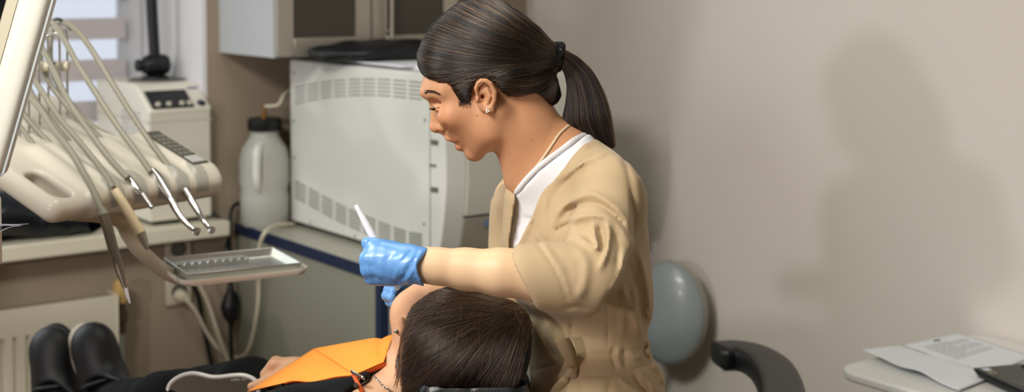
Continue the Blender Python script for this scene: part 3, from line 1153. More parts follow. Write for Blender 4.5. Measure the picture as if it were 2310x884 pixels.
rr = random.Random(3)
ln = [(.055, .44, .56, .035, True)]
for k in range(13):
    v = .15 + k * .035
    u = .14
    while u < .86:
        w_ = rr.uniform(.03, .12)
        ln.append((v, u, min(u + w_, .88), .012, False))
        u += w_ + .02
        if k in (0, 4, 9) and u > .5:
            break
sheet('letter', [(2040, 779), (2162, 752), (2330, 806), (2218, 850)], 'white printed letter with dark letterhead lying under the blank sheet on the desk', DZ + .001,
      lambda u, v: 0.0012 + 0.002 * (1 - u) * math.sin(3 * v), [(v2, u2, u3, w2, d2) for v2, u2, u3, w2, d2 in [(l[1], 1 - l[0] - l[3], 1 - l[0], 0, l[4]) for l in []]] + ln)
sheet('paper_sheet', [(1945, 808), (2030, 783), (2250, 850), (2163, 886)], 'blank white sheet with a lifted corner in front of the printed letter', DZ + .0012,
      lambda u, v: (0.0034 + .014 * math.exp(-((v - .05) / .35) ** 2) * (1 - u) ** .8 + .010 * math.exp(-((v - .62) / .16) ** 2) * (1 - u) + .002 * (1 - u)),
      [])
# laptop
lpz = DZ + .024
LP = onz(2194, 829, lpz)
e1 = onz(2310, 882, lpz) - LP
e1 /= np.linalg.norm(e1)
e1[2] = 0
e2 = np.array([-e1[1], e1[0], 0])
if e2 @ np.array([1, .5, 0]) < 0:
    e2 = -e2
la = thing('laptop', LP + e1 * .17 + e2 * .12 - ZX * .024, 'black open laptop with two small stickers at the right end of desk', 'laptop')
base = [LP - ZX * .003, LP + e1 * .35 - ZX * .003, LP + e1 * .35 + e2 * .24 - ZX * .003, LP + e2 * .24 - ZX * .003]
b = MB()
top4 = [p + ZX * .003 for p in base]
cen = sum(base) / 4
bot4 = [cen + (p - cen) * .93 - ZX * .019 for p in base]
b.add(base + top4 + bot4, [(4, 5, 6, 7), (11, 10, 9, 8)] + [(i, (i + 1) % 4, (i + 1) % 4 + 4, i + 4) for i in range(4)] + [(i + 8, (i + 1) % 4 + 8, (i + 1) % 4, i) for i in range(4)])
obj('base', b, M['blackm'], la, bevel=0.003)
k_ = MB()
for i in range(14):
    for j in range(5):
        o_ = LP + e1 * (.02 + i * .0225) + e2 * (.105 + j * .0215) + ZX * .0002
        k_.box(o_, e1 * .0185, e2 * .0175, ZX * .0022)
obj('keyboard', k_, mat('keys', (34, 36, 36), 0.5), la, bevel=0.0008)
obj('touchpad', MB().box(LP + e1 * .12 + e2 * .015 + ZX * .0001, e1 * .1, e2 * .07, ZX * .0006), mat('touchpad_grey', (70, 68, 62), 0.4), la)
obj('sticker', MB().box(LP + e1 * .012 + e2 * .012 + ZX * .0002, e1 * .017, e2 * .017, ZX * .0004), mat('sticker_white', (206, 214, 222), 0.4), la, label='pale sticker')
obj('sticker', MB().box(LP + e1 * .034 + e2 * .010 + ZX * .0002, e1 * .02, e2 * .015, ZX * .0004), mat('sticker_silver', (176, 170, 140), 0.4), la, label='silver sticker')
b = MB()
for i in range(9):
    b.box(LP + e1 * (.0365 + i * .0018) + e2 * .0125 + ZX * .0006, e1 * .0006, e2 * .010, ZX * .0002)
obj('sticker_print', b, M['inkd'], la)
sc = MB().box(LP + e2 * .236 + ZX * .002, e1 * .35, e2 * .06 + ZX * .22, e2 * .006 - ZX * .0015)
obj('lid', sc, M['blackm'], la, bevel=0.003)

# ------------------------------------------------------------------ stools
def caster_base(root, c, rad, m):
    for k in range(5):
        a = math.radians(72 * k + 20)
        d_ = np.array([math.cos(a), math.sin(a), 0])
        leg_ = obj('base_leg', MB().tube([c + ZX * .10, c + d_ * rad * .5 + ZX * .095, c + d_ * rad + ZX * .065], [.02, .017, .012], 10), m, root)
        n_ = np.array([-d_[1], d_[0], 0])
        obj('caster', MB().lathe(c + d_ * rad + ZX * .028 - n_ * .02, n_, [(0, 0), (.022, 0), (.028, .006), (.028, .034), (.022, .04), (0, .04)], 18), M['black'], leg_)


BY = 4.02
bc_ = onY(1506, 706, BY)
Rb = 118 * BY / FPX
st = thing('dental_stool', np.array([bc_[0] - .22, bc_[1] - .385, 0]), 'grey dental stool with round padded backrest against the right wall', 'stool')
sb = np.array([bc_[0] - .22, bc_[1] - .385, 0])
nb = np.array([-.50, -.86, .05])
nb /= np.linalg.norm(nb)
ub = np.cross(np.array([0, 0, 1.0]), nb)
ub /= np.linalg.norm(ub)
S = SDF(bc_ - .26, bc_ + .26, .006)
S.ell(bc_, (.115, Rb, .042), 0, ax=[ub, np.cross(nb, ub), nb])
V, Q = S.mesh(2)
M['gvinyl'] = mat('grey_vinyl', (138, 148, 149), 0.32, bump=0.04, bscale=300, coat=0.15)
obj('backrest', (V, Q), M['gvinyl'], st, smooth=180)
S = SDF(bc_ - .28, bc_ + .28, .006)
S.ell(bc_ - nb * .018, (.119, Rb + .003, .034), 0, ax=[ub, np.cross(nb, ub), nb])
S.plane(bc_ - nb * .005, nb)
V, Q = S.mesh(1)
obj('backrest_shell', (V, Q), mat('grey_shell', (150, 146, 134), 0.5), st, smooth=60)
obj('back_post', MB().tube([bc_ - nb * .045, bc_ - nb * .052 - ZX * .10 - RT * .05, bc_ - RT * .12 - ZX * .24 + nb * .04, sb + ZX * .385 + (bc_ - sb) * np.array([.3, .3, 0]), sb + ZX * .39], .012), M['steel'], st)
obj('seat', MB().lathe(sb + ZX * .40, ZX, [(0, 0), (.12, 0), (.152, .012), (.158, .04), (.145, .066), (.1, .078), (0, .08)], 36), M['gvinyl'], st, smooth=60)
obj('column', MB().lathe(sb + ZX * .09, ZX, [(0, 0), (.03, 0), (.03, .16), (.02, .165), (.02, .31), (0, .31)], 20), M['steel'], st)
caster_base(st, sb, .24, M['steel'])

# assistant stool with the curved black support arm
ZA = .785
ap = [onz(x, y, ZA) for x, y in ((1624, 776), (1660, 774), (1700, 783), (1738, 807), (1760, 844), (1766, 886), (1752, 934), (1712, 976), (1640, 992))]
A2 = spline(ap, 8)
TT = np.gradient(A2, axis=0)
TT /= np.linalg.norm(TT, axis=1)[:, None]
NN = np.cross(TT, ZX)
sec = []
for k in range(28):
    a = 2 * math.pi * k / 28
    ca, sa = math.cos(a), math.sin(a)
    sec.append((.046 * math.copysign(abs(ca) ** .45, ca), .026 * math.copysign(abs(sa) ** .55, sa)))
vs, fs = [], []
ends = [(0, .55, -.010), (0, .82, -.006), (0, .96, -.002)] + [(i, 1.0, 0) for i in range(1, len(A2) - 1)] + [(len(A2) - 1, .96, .002), (len(A2) - 1, .8, .008)]
for i, sc_, of in ends:
    for u_, w_ in sec:
        vs.append(A2[i] + TT[i] * of + NN[i] * u_ * sc_ + ZX * (w_ * sc_ - .026))
m_ = len(ends)
for i in range(m_ - 1):
    for k in range(28):
        fs.append((i * 28 + k, i * 28 + (k + 1) % 28, (i + 1) * 28 + (k + 1) % 28, (i + 1) * 28 + k))
fs += [tuple(range(27, -1, -1)), tuple((m_ - 1) * 28 + k for k in range(28))]
V, Q = vs, fs
cA = np.mean([ap[1], ap[5], ap[8]], 0)
base2 = np.array([cA[0] - .02, cA[1] - .05, 0])
as_ = thing('assistant_stool', base2, 'black stool with curved padded support arm between dentist and desk', 'stool')
obj('support_arm', (V, Q), M['leather'], as_, smooth=60)
Al = [p + np.array([0, 0, -.057]) for p in A2[2:-2]]
obj('arm_bracket', MB().tube(Al, .006, 8, 1), M['steel'], as_)
obj('arm_post', MB().tube([ap[7] - ZX * .05, ap[7] - ZX * .14, ap[7] * .5 + base2 * .5 + ZX * (.5 - .3825), base2 + ZX * .50], .014), M['steel'], as_)
obj('seat', MB().lathe(base2 + ZX * .50, ZX, [(0, 0), (.14, 0), (.175, .012), (.18, .04), (.165, .066), (.1, .076), (0, .078)], 36), M['leather'], as_, smooth=60)
obj('column', MB().lathe(base2 + ZX * .09, ZX, [(0, 0), (.03, 0), (.03, .18), (.02, .185), (.02, .41), (0, .41)], 20), M['steel'], as_)
caster_base(as_, base2, .26, M['blackm'])
# ================================================================== dental delivery unit
DP1 = onY(190, 500, 2.50)
DP2 = onY(500, 432, 2.78)
dr_ = DP2 - DP1
dr_[2] = 0
DW = float(np.linalg.norm(dr_))
dr_ /= DW
dh_ = np.array([-dr_[1], dr_[0], 0])
inc = math.radians(20)
dd_ = dh_ * math.cos(inc) + ZX * math.sin(inc)
dn_ = np.cross(dr_, dd_)
if dn_[2] < 0:
    dn_ = -dn_
DAX = [dr_, dd_, dn_]


def D(r, d, n):
    return DP1 + dr_ * r + dd_ * d + dn_ * n


post = np.array([-1.62, 2.72, 0])
du = thing('dental_unit', post, 'cream dental delivery unit with hoses and handpieces in front of the window', 'dental unit')
cs = np.array([D(r, d, n) for r in (-.12, .42) for d in (-.05, .5) for n in (-.1, .12)])
S = SDF(cs.min(0), cs.max(0), .003)
S.box(D(.175, .115, .032), (.165, .098, .030), .022, 0, ax=DAX)
S.box(D(.175, .022, .022), (.165, .022, .026), .02, .02, ax=DAX)
# handle loop at the left end
S.box(D(-.020, .098, .022), (.058, .098, .0235), .0225, .012, ax=DAX)
S.rc(D(-.030, .035, .06), D(-.026, .118, .06), .0185, .0205, .008, 's')
S.rc(D(-.030, .035, .02), D(-.026, .118, .02), .0165, .0185, .008, 's')
S.rc(D(-.030, .035, -.02), D(-.026, .118, -.02), .0185, .0205, .008, 's')
S.box(D(-.032, .077, .022), (.0215, .054, .06), .019, .006, 's', ax=DAX)
S.box(D(.06, .32, .012), (.20, .15, .030), .02, .02, ax=DAX)
S.box(D(.0, .235, .02), (.08, .04, .03), .015, .02, ax=DAX)
groove_r = [0.045, .1, .155, .205, .255]
for r in groove_r:
    S.rc(D(r, -.01, .066), D(r, .19, .078), .0165, .0165, .006, 's')
S.box(D(.297, .115, .0635), (.021, .078, .0025), .001, 0, 's', ax=DAX)
V, Q = S.mesh(2)
loc = (V - DP1) @ np.array(DAX).T
base_c = np.array(lin((206, 201, 186))[:3])
pad_c = np.array(lin((168, 167, 156))[:3])
col = np.tile(base_c, (len(V), 1))
for r in groove_r:
    m_ = ((loc[:, 0] - (r + .024)) / .017) ** 2 + ((loc[:, 1] - .012) / .045) ** 2 < 1
    col[m_ & (loc[:, 2] > .02)] = pad_c
M['console'] = mat('console_cream', (226, 219, 197), 0.3, coat=0.2, attr='tint')
obj('console', (V, Q), M['console'], du, smooth=180, attr=col)
kp = MB().cbox(D(.297, .115, .0622), DAX, (.0205, .0775, .0015))
keypad = obj('keypad', kp, mat('keypad_grey', (84, 82, 74), 0.5), du)
kb = MB()
for i in range(3):
    for j in range(6):
        kb.cbox(D(.285 + i * .012, .085 + j * .0165, .0642), DAX, (.0042, .006, .0008))
obj('keypad_keys', kb, mat('keypad_key', (112, 110, 100), 0.5), keypad, bevel=0.0005)
obj('keypad_display', MB().cbox(D(.297, .057, .0641), DAX, (.0165, .014, .0008)), mat('lcd_grey', (178, 180, 176), 0.3), keypad)
# arm and post carrying the console
b = MB().tube([D(.05, .4, .0), D(.0, .47, -.03) - ZX * .02, np.array([-1.3, 2.95, 1.17]), post + ZX * 1.15], [.04, .04, .034, .034], 16)
obj('support_arm', b, M['cream'], du)
b = MB().lathe(post, ZX, [(0, 0), (.19, 0), (.19, .02), (.06, .05), (.045, .06), (.045, 1.2), (.03, 1.22), (0, 1.22)], 32)
obj('post', b, M['cream'], du)

# whip arms standing over the console
MIDY = 2.83
for (x, y0, y1, Yw) in ((134, 75, 330, 2.8), (151, 70, 345, 2.85), (88, 95, 330, 2.76), (108, 80, 330, 2.8), (64, 130, 340, 2.7)):
    b = MB().tube([onY(x + 2, y1, Yw), onY(x + 1, (y0 + y1) / 2, Yw), onY(x, y0 + 14, Yw), onY(x - 6, y0, Yw), onY(x - 24, y0 + 6, Yw)], .0026, 8)
    obj('whip_arm', b, M['steel'], du)
for x, y, Yw in ((142, 149, 2.82), (98, 150, 2.78)):
    p = onY(x, y, Yw)
    k_ = MB().lathe(p, RT, [(0, -.013), (.010, -.013), (.010, .012), (0, .012)], 16)
    o_ = obj('whip_joint', k_, M['cable'], du)
    obj('joint_cap', MB().lathe(p - RT * .013, -RT, [(0, 0), (.0095, 0), (.0085, .005), (0, .006)], 16), M['black'], o_)
b = MB()
b.tube([onY(100, 62, 2.78), onY(125, 44, 2.8), onY(142, 48, 2.82), onY(160, 66, 2.84)], .0035)
obj('hose_guide', b, M['dgrey'], du)

hoses = [  # (pixels, start depth, end depth, radius) down to the handpieces
    ([(122, 52), (140, 50), (160, 58), (185, 82), (215, 125), (250, 183), (300, 262), (350, 335), (388, 386)], 2.84, 2.72, .0058),
    ([(104, 42), (125, 58), (145, 90), (175, 145), (213, 205), (262, 280), (310, 345), (340, 388)], 2.80, 2.66, .0058),
    ([(84, 88), (100, 118), (122, 160), (140, 200), (165, 245), (200, 295), (245, 355), (288, 402)], 2.76, 2.60, .0056),
    ([(58, 150), (72, 172), (100, 215), (135, 268), (175, 315), (220, 370), (244, 402), (257, 424)], 2.72, 2.55, .0054),
    ([(40, 190), (60, 212), (90, 245), (120, 292), (155, 335), (188, 390), (215, 440), (232, 486)], 2.68, 2.50, .006),
]
for pts, ya, yb, r in hoses:
    n_ = len(pts)
    P = [onY(x, y, ya + (yb - .02 - ya) * i / (n_ - 1)) for i, (x, y) in enumerate(pts)]
    obj('hose', MB().tube(P, r, 12, 8), M['hose'], du, smooth=60)
back = [  # the returning loops behind
    ([(118, 62), (113, 100), (116, 150), (135, 200), (170, 245), (205, 282), (255, 310), (305, 335), (345, 372), (350, 400)], 2.86, 2.80, .0056),
    ([(92, 92), (92, 140), (110, 185), (140, 225), (172, 262), (212, 298), (250, 330), (296, 372), (300, 402)], 2.82, 2.74, .0054),
    ([(60, 140), (62, 190), (90, 240), (130, 290), (165, 330), (205, 368), (250, 402), (256, 424)], 2.78, 2.68, .0054),
    ([(36, 200), (50, 250), (80, 290), (120, 330), (150, 370), (190, 420), (204, 440)], 2.72, 2.62, .0052),
    ([(20, 250), (40, 278), (70, 318), (100, 355), (128, 395), (150, 420)], 2.68, 2.58, .0045),
    ([(10, 270), (36, 318), (60, 350), (72, 372)], 2.66, 2.6, .004),
    ([(20, 262), (46, 312), (78, 352), (98, 378)], 2.67, 2.62, .0035),
]
for pts, ya, yb, r in back:
    n_ = len(pts)
    P = [onY(x, y, ya + (yb - ya) * i / (n_ - 1)) for i, (x, y) in enumerate(pts)]
    obj('hose', MB().tube(P, r, 10, 8), M['hose'], du, smooth=60)


def hp(pix, ya, yb, radii, m, label=None, name='handpiece'):
    n_ = len(pix)
    P = [onY(x, y, ya + (yb - ya) * i / (n_ - 1)) for i, (x, y) in enumerate(pix)]
    return obj(name, MB().tube(P, radii, 16, 6), m, du, label=label, smooth=50)


M['syr'] = mat('gunmetal', (118, 112, 98), 0.4, metal=0.6)
# 1 air-water syringe
h = hp([(229, 470), (234, 486)], 2.49, 2.485, [.0075, .0105], M['hose'], 'grey rubber sleeve', 'hose_sleeve')
h = hp([(233, 484), (243, 515), (253, 553), (264, 590), (273, 620)], 2.485, 2.46, [.0095, .0098, .0095, .0088, .0075], M['syr'], 'dark metal air water syringe', 'syringe')
obj('syringe_tip', MB().tube([onY(x, y, Y) for x, y, Y in ((272, 616, 2.46), (279, 640, 2.455), (284, 655, 2.45))], [.007, .005, .003], 12), M['syr'], h)
obj('nozzle', MB().tube([onY(x, y, Y) for x, y, Y in ((283, 650, 2.451), (288, 668, 2.448), (293, 684, 2.446))], [.0034, .0028, .0014], 10), M['paper'], h)
# 2 scaler
h = hp([(257, 420), (262, 432), (278, 458), (300, 495), (319, 527)], 2.545, 2.51, [.0062, .0082, .0085, .0088, .0088], mat('handpiece_ivory', (222, 205, 168), 0.35), 'ivory scaler handpiece')
obj('tip', MB().tube([onY(x, y, Y) for x, y, Y in ((318, 526, 2.51), (324, 540, 2.508), (330, 556, 2.505), (333, 563, 2.504))], [.0088, .0075, .0045, .002], 14), mat('tip_grey', (150, 148, 136), .4, metal=.3), h)
# 3 motor with spring
h = hp([(287, 398), (297, 412), (310, 430), (322, 440)], 2.60, 2.575, [.0062, .0072, .007, .0066], M['chrome'], 'short steel micromotor')
pr, P0_, P1_ = [], onY(321, 438, 2.575), onY(343, 469, 2.56)
ax_ = P1_ - P0_
L_ = np.linalg.norm(ax_)
for i in range(25):
    pr.append((.0052 - .0018 * i / 24 + (.0011 if i % 3 == 0 else 0), L_ * i / 24))
obj('spring_tip', MB().lathe(P0_, ax_, [(0, 0)] + pr + [(0, L_)], 14), M['chrome'], h)
# 4 and 5 turbine handpieces
h = hp([(343, 386), (358, 406), (370, 426), (383, 447)], 2.66, 2.625, [.0085, .0098, .0095, .0082], M['chrome'], 'steel contra angle handpiece')
obj('neck', MB().tube([onY(x, y, Y) for x, y, Y in ((382, 446, 2.626), (396, 470, 2.615), (410, 492, 2.605), (424, 507, 2.598), (437, 518, 2.592))], [.0074, .0072, .006, .005, .0046], 14), M['chrome'], h)
obj('head', MB().lathe(onY(443, 521, 2.59) - dn_ * .006, dn_ + RT * .3, [(0, 0), (.0058, 0), (.0062, .003), (.0058, .011), (0, .012)], 16), M['chrome'], h)
h = hp([(389, 384), (397, 398), (408, 415), (417, 429)], 2.72, 2.69, [.0062, .0075, .0078, .0072], M['chrome'], 'steel turbine handpiece')
obj('neck', MB().tube([onY(x, y, Y) for x, y, Y in ((417, 428, 2.69), (430, 450, 2.68), (447, 477, 2.668), (460, 499, 2.66), (471, 513, 2.652))], [.0066, .0078, .0066, .0052, .0042], 14), M['chrome'], h)
obj('head', MB().lathe(onY(477, 519, 2.65) - dn_ * .006, dn_ + RT * .3, [(0, 0), (.0055, 0), (.006, .003), (.0055, .011), (0, .012)], 16), M['chrome'], h)

# tray holder
TZ = 1.02
TN, TR, TL = onz(410, 647, TZ), onz(703, 616, TZ), onz(334, 603, TZ)
te1 = TR - TN
ta = float(np.linalg.norm(te1))
te1 /= ta
te2 = np.array([-te1[1], te1[0], 0])
tb = float((TL - TN) @ te2)


def T_(a, b_, z):
    return TN + te1 * a + te2 * b_ + ZX * z


b = MB()
pts = []
rr_ = .03
for ca, cb, a0 in ((ta - rr_, rr_, -90), (ta - rr_, tb - rr_, 0), (rr_, tb - rr_, 90), (rr_, rr_, 180)):
    for k in range(7):
        an = math.radians(a0 + 15 * k)
        pts.append((ca + rr_ * math.cos(an), cb + rr_ * math.sin(an)))
rim_z = lambda a, b_: .006 + .004 * math.exp(-((a / .03) ** 2 + (b_ / .03) ** 2)) 
npt = len(pts)
ctr = (ta / 2, tb / 2)
rings = [(1.0, .010, 0), (1.0, 0.004, 0), (.965, -.002, 0), (0.9, -.002, 0), (.9, .0005, 0), (.965, .0008, 0), (.985, .006, 0), (.99, .010, 0)]
vs = []
for sc_, z, _ in rings:
    vs += [T_(ctr[0] + (p[0] - ctr[0]) * sc_, ctr[1] + (p[1] - ctr[1]) * sc_, z) for p in pts]
fs = []
nr = len(rings)
for i in range(nr):
    for k in range(npt):
        k2 = (k + 1) % npt
        i2 = (i + 1) % nr
        if i == 3:
            continue
        fs.append((i * npt + k, i * npt + k2, i2 * npt + k2, i2 * npt + k))
fs.append(tuple(3 * npt + k for k in range(npt))[::-1])
fs.append(tuple(4 * npt + k for k in range(npt)))
obj('tray_holder', MB().add(vs, fs), M['white'], du, smooth=50)
b = MB().tube([D(.02, .06, -.012), onY(262, 492, 2.62), onY(290, 530, 2.63), onY(318, 567, 2.64), T_(.02, tb * .6, -.008), T_(.09, tb * .5, -.012)], [.016, .015, .014, .014, .013, .012], 14)
obj('tray_arm', b, mat('arm_beige', (176, 168, 146), 0.4), du)

# steel instrument tray
it = thing('instrument_tray', T_(ta / 2, tb / 2, .001), 'shallow steel instrument tray with toothed racks on the white tray arm', 'tray')
ins = .014
A0, A1, B0, B1, HH = ins, ta - ins, ins, tb - ins, .020
fl = .006


def tub(z0, z1, o0, o1):
    return [T_(A0 + o0, B0 + o0, z0), T_(A1 - o0, B0 + o0, z0), T_(A1 - o0, B1 - o0, z0), T_(A0 + o0, B1 - o0, z0),
            T_(A0 + o1, B0 + o1, z1), T_(A1 - o1, B0 + o1, z1), T_(A1 - o1, B1 - o1, z1), T_(A0 + o1, B1 - o1, z1)]


b = MB()
o_ = tub(.001, HH, fl, 0)
i_ = tub(.003, HH, fl + .002, .002)
b.add(o_ + i_, [(3, 2, 1, 0), (8, 9, 10, 11)] + [(k, (k + 1) % 4, (k + 1) % 4 + 4, k + 4) for k in range(4)]
      + [(k + 12, (k + 1) % 4 + 12, (k + 1) % 4 + 8, k + 8) for k in range(4)] + [(k + 4, (k + 1) % 4 + 4, (k + 1) % 4 + 12, k + 12) for k in range(4)])
obj('pan', b, M['steel'], it, bevel=0.0012)


def rack(bc_, a0, a1, zt, n_teeth, w=.006):
    poly = [T_(a0, bc_, .0032)]
    st_ = (a1 - a0) / n_teeth
    for i in range(n_teeth):
        for u, hgt in ((.1, zt), (.3, zt - .0015), (.5, zt - .006), (.7, zt - .0015), (.9, zt)):
            poly.append(T_(a0 + st_ * (i + u), bc_, hgt))
    poly.append(T_(a1, bc_, .0032))
    return MB().prism(poly, te2 * w)


obj('front_rack', rack(.035, A0 + .02, A0 + .02 + (ta - 2 * ins) * .68, .0135, 12), M['steel'], it)
obj('rear_rack', rack(tb - .062, A0 + .02, A0 + .02 + (ta - 2 * ins) * .62, .0145, 9), M['steel'], it)
obj('ledge', MB().box(T_(A0 + .012, tb - .052, .0032), te1 * (ta - 2 * ins) * .66, te2 * .03, ZX * .008), M['steel'], it, bevel=0.001)
obj('insert_plate', MB().box(T_(A0 + .012, .03, .0031), te1 * (ta - 2 * ins) * .68, te2 * (tb - .085), ZX * .0015), M['steel'], it)

# ------------------------------------------------------------------ screen at the upper left
sY = 1.95
uD = np.array([-102.0, 358.0])
uD /= np.linalg.norm(uD)
vD = np.array([-uD[1], uD[0]])          # to the left in the view
e0 = np.array([116.0, 0.0])
sc0 = onY(116, 0, sY)


def spx(u, v, dY=0.0):
    q_ = e0 + uD * u + vD * v
    return onY(q_[0], q_[1], sY + dY)


E1 = spx(100, 0) - spx(0, 0)
E1 /= np.linalg.norm(E1)
E2 = spx(0, 100) - spx(0, 0)
E2 -= E1 * (E2 @ E1)
E2 /= np.linalg.norm(E2)
EN = np.cross(E1, E2)
if EN[1] > 0:
    EN = -EN
mp_ = sY / FPX
LT, WT = 640 * mp_, 470 * mp_
so = spx(-215, 0)
mn = thing('monitor', so + E1 * LT / 2 + E2 * WT / 2, 'tilted white framed monitor screen cut by the left edge, in front of the window', 'monitor')
EAX = [E1, E2, EN]
mc = so + E1 * LT / 2 + E2 * WT / 2
cs = np.array([mc + E1 * a * (LT / 2 + .03) + E2 * b_ * (WT / 2 + .03) + EN * c_ * .06 for a in (-1, 1) for b_ in (-1, 1) for c_ in (-1, 1)])
S = SDF(cs.min(0), cs.max(0), .004)
S.box(mc - EN * .012, (LT / 2, WT / 2, .022), .012, 0, ax=EAX)
S.box(mc + EN * .016, (LT / 2 - 66 * mp_, WT / 2 - 66 * mp_, .014), .004, .006, 's', ax=EAX)
V, Q = S.mesh(1)
obj('housing', (V, Q), mat('monitor_white', (206, 204, 192), 0.28, coat=0.3), mn, smooth=180)
b = MB().cbox(mc + EN * .0035, EAX, (LT / 2 - 70 * mp_, WT / 2 - 70 * mp_, .0016))
obj('inner_bezel', b, mat('bezel_beige', (176, 170, 148), 0.4), mn)
b = MB().cbox(mc + EN * .0055, EAX, (LT / 2 - 104 * mp_, WT / 2 - 96 * mp_, .0012))
obj('screen', b, mat('screen_black', (10, 12, 14), 0.08, spec=0.5), mn)
b = MB()
ro = [(-1, -1), (1, -1), (1, 1), (-1, 1)]
P = [mc - EN * .001 + E1 * a * (LT / 2 + .0016) + E2 * b_ * (WT / 2 + .0016) for a, b_ in ro]
P = [P[i] + (P[(i + 1) % 4] - P[i]) * t_ for i in range(4) for t_ in np.linspace(0.03, .97, 10)]
obj('clear_edge', MB().tube(P + [P[0]], .0022, 8, 1), mat('clear_rim', (196, 202, 204), 0.1, spec=.8), mn)
obj('mounting_arm', MB().tube([mc - EN * .03, mc - EN * .10 + ZX * .02 - RT * .1, np.array([-1.62, 2.3, 1.75]), np.array([-1.75, 2.72, 1.6]), np.array([-1.62, 2.72, 1.235])], .022, 14), M['cream'], mn)

# dispenser at the left edge with a sheet poking out
tY = 2.1
tp0, tp1 = onY(7, 440, tY), onY(7, 612, tY)
td = thing('tissue_dispenser', np.array([tp0[0] - .06, tY + .06, tp1[2]]), 'white box with a paper sheet sticking out at the left edge of view', 'dispenser')
bxe = onY(7, 440, tY + .036)[0]
c_ = np.array([bxe - .06, tY + .02, (tp0[2] + tp1[2]) / 2])
hz_ = (tp0[2] - tp1[2]) / 2
cs = c_ + np.array([[-.08, -.08, -hz_ - .02], [.08, .08, hz_ + .02]])
S = SDF(cs[0], cs[1], .003)
S.box(c_, (.06, .018, hz_), .012)
V, Q = S.mesh(1)
obj('box', (V, Q), M['white'], td, smooth=180)
n_ = 14
top_ = [onY(x, y, tY - .004) for x, y in ((-12, 506), (10, 505.5), (30, 506), (50, 505.5), (65, 505))]
bot_ = [onY(x, y, tY + .05) for x, y in ((-14, 522), (6, 513), (26, 511.5), (46, 509), (62, 506))]
bot2 = [onY(x, y, tY - .006) for x, y in ((-12, 545), (-4, 528), (5, 520), (20, 513), (45, 509))]
G = np.array([spline(bot2, 4), spline(bot_, 4) + ZX * .001, spline(top_, 4)])
obj('paper_sheet', MB().grid(G), M['paper'], td, smooth=180, solid=0.0006)
obj('wall_arm', MB().tube([c_ - RT * .055, c_ - RT * .25 + np.array([0, .1, 0]), np.array([-1.5, 2.66, c_[2] - .05]), post + ZX * (c_[2] - .05) + np.array([.03, 0, 0])], .014, 12), M['cream'], td)
# ================================================================== the dentist
Y0 = 2.15
MP = Y0 / FPX                     # metres per view pixel at her depth


def V3(x, y, w=0.0):
    return onY(x, y, Y0 + w)


SKIN_SHADED = np.array(lin((194, 143, 106))[:3])  # face: skin toned down, its dimmer light put into the colour
SKIN_LIT = np.array(lin((222, 188, 150))[:3])  # arms: skin made paler, light on the forearm put into the colour
M['skin'] = mat('skin', (206, 160, 128), 0.46, noise=0.05, nscale=70, bump=0.03, bscale=900, sss=0.12, attr='tint', spec=0.35)


def shade_attr(V, base, spots):
    """local skin tints: (centre, radius, colour, strength)"""
    c = np.tile(np.array(base), (len(V), 1))
    for p, r, colr, st_ in spots:
        q = (V - np.asarray(p)) / np.asarray(r)
        g = (np.exp(-(q ** 2).sum(1)) * st_)[:, None]
        c = c * (1 - g) + np.array(lin(colr)[:3]) * g
    return c


lo = np.min([V3(925, 470, -.125), V3(1345, -30, .125)], 0)
hi = np.max([V3(925, -30, .125), V3(1345, 470, .125), V3(925, -30, -.125)], 0)
lo = np.array([V3(925, 0, .125)[0], Y0 - .125, V3(1200, 480, 0)[2]])
hi = np.array([V3(1350, 0, .125)[0], Y0 + .125, V3(1200, -40, 0)[2]])
S = SDF(lo, hi, 0.0016)
px = MP


def rot(deg):
    a = math.radians(deg)
    return [[math.cos(a), 0, math.sin(a)], [0, 1, 0], [-math.sin(a), 0, math.cos(a)]]


# skull, forehead, face
S.ell(V3(1102, 122), (122 * px, .072, 106 * px), 0, ax=rot(10))
S.ell(V3(1018, 186), (65 * px, .058, 60 * px), .02)
S.ell(V3(1052, 238), (70 * px, .058, 82 * px), .02, ax=rot(0))
S.ell(V3(1085, 265), (52 * px, .056, 70 * px), .02)
for sg in (-1, 1):
    S.ell(V3(1016, 262, sg * .040), (26 * px, .018, 22 * px), .018)            # cheekbone
    S.rc(V3(1112, 292, sg * .044), V3(1072, 340, sg * .012), .017, .0125, .022)  # jaw
    S.rc(V3(1115, 250, sg * .052), V3(1112, 292, sg * .044), .018, .017, .02)
S.ell(V3(1069, 344), (14.5 * px, .017, 15 * px), .012)                          # chin
S.ell(V3(1047, 298), (37 * px, .026, 27 * px), .012)                            # mouth mound
# nose
S.rc(V3(984, 222), V3(981, 284), .0058, .0075, .012)
S.ell(V3(984, 287.5), (12.5 * px, .0088, 12 * px), .006)
for sg in (-1, 1):
    S.ell(V3(998, 288, sg * .0098), (11.5 * px, .0062, 9.5 * px), .004)
    S.ell(V3(991, 298, sg * .0085), (7.5 * px, .0042, 3.6 * px), .0015, 's', ax=rot(14))
    S.rc(V3(990, 299, sg * .0075), V3(1000, 286, sg * .0055), .0034, .0026, .0012, 's')
    S.rc(V3(960, 208, sg * .010), V3(996, 207, sg * .047), .0085, .007, .012)     # brow ridge
    S.ell(V3(983, 238, sg * .033), (17 * px, .013, 15 * px), .008, 's')          # socket
    S.ell(V3(996, 241, sg * .0255), (15.5 * px, .0125, 14 * px), .007)           # lidded eye
    S.ell(V3(988, 247, sg * .036), (10 * px, .009, 3.2 * px), .004)
S.rc(V3(998, 296), V3(1010, 304), .0045, .0052, .006)                           # columella to philtrum
# lips
S.ell(V3(1015, 313), (12.5 * px, .017, 6.2 * px), .004, ax=rot(-24))
S.ell(V3(1036.5, 331), (12.0 * px, .0155, 8.5 * px), .004, ax=rot(-30))
S.ell(V3(1019, 321.5), (10 * px, .017, 2.2 * px), .002, 's', ax=rot(-28))
for sg in (-1, 1):
    S.ell(V3(1036, 320, sg * .0205), (3 * px, .003, 2.5 * px), .003, 's')
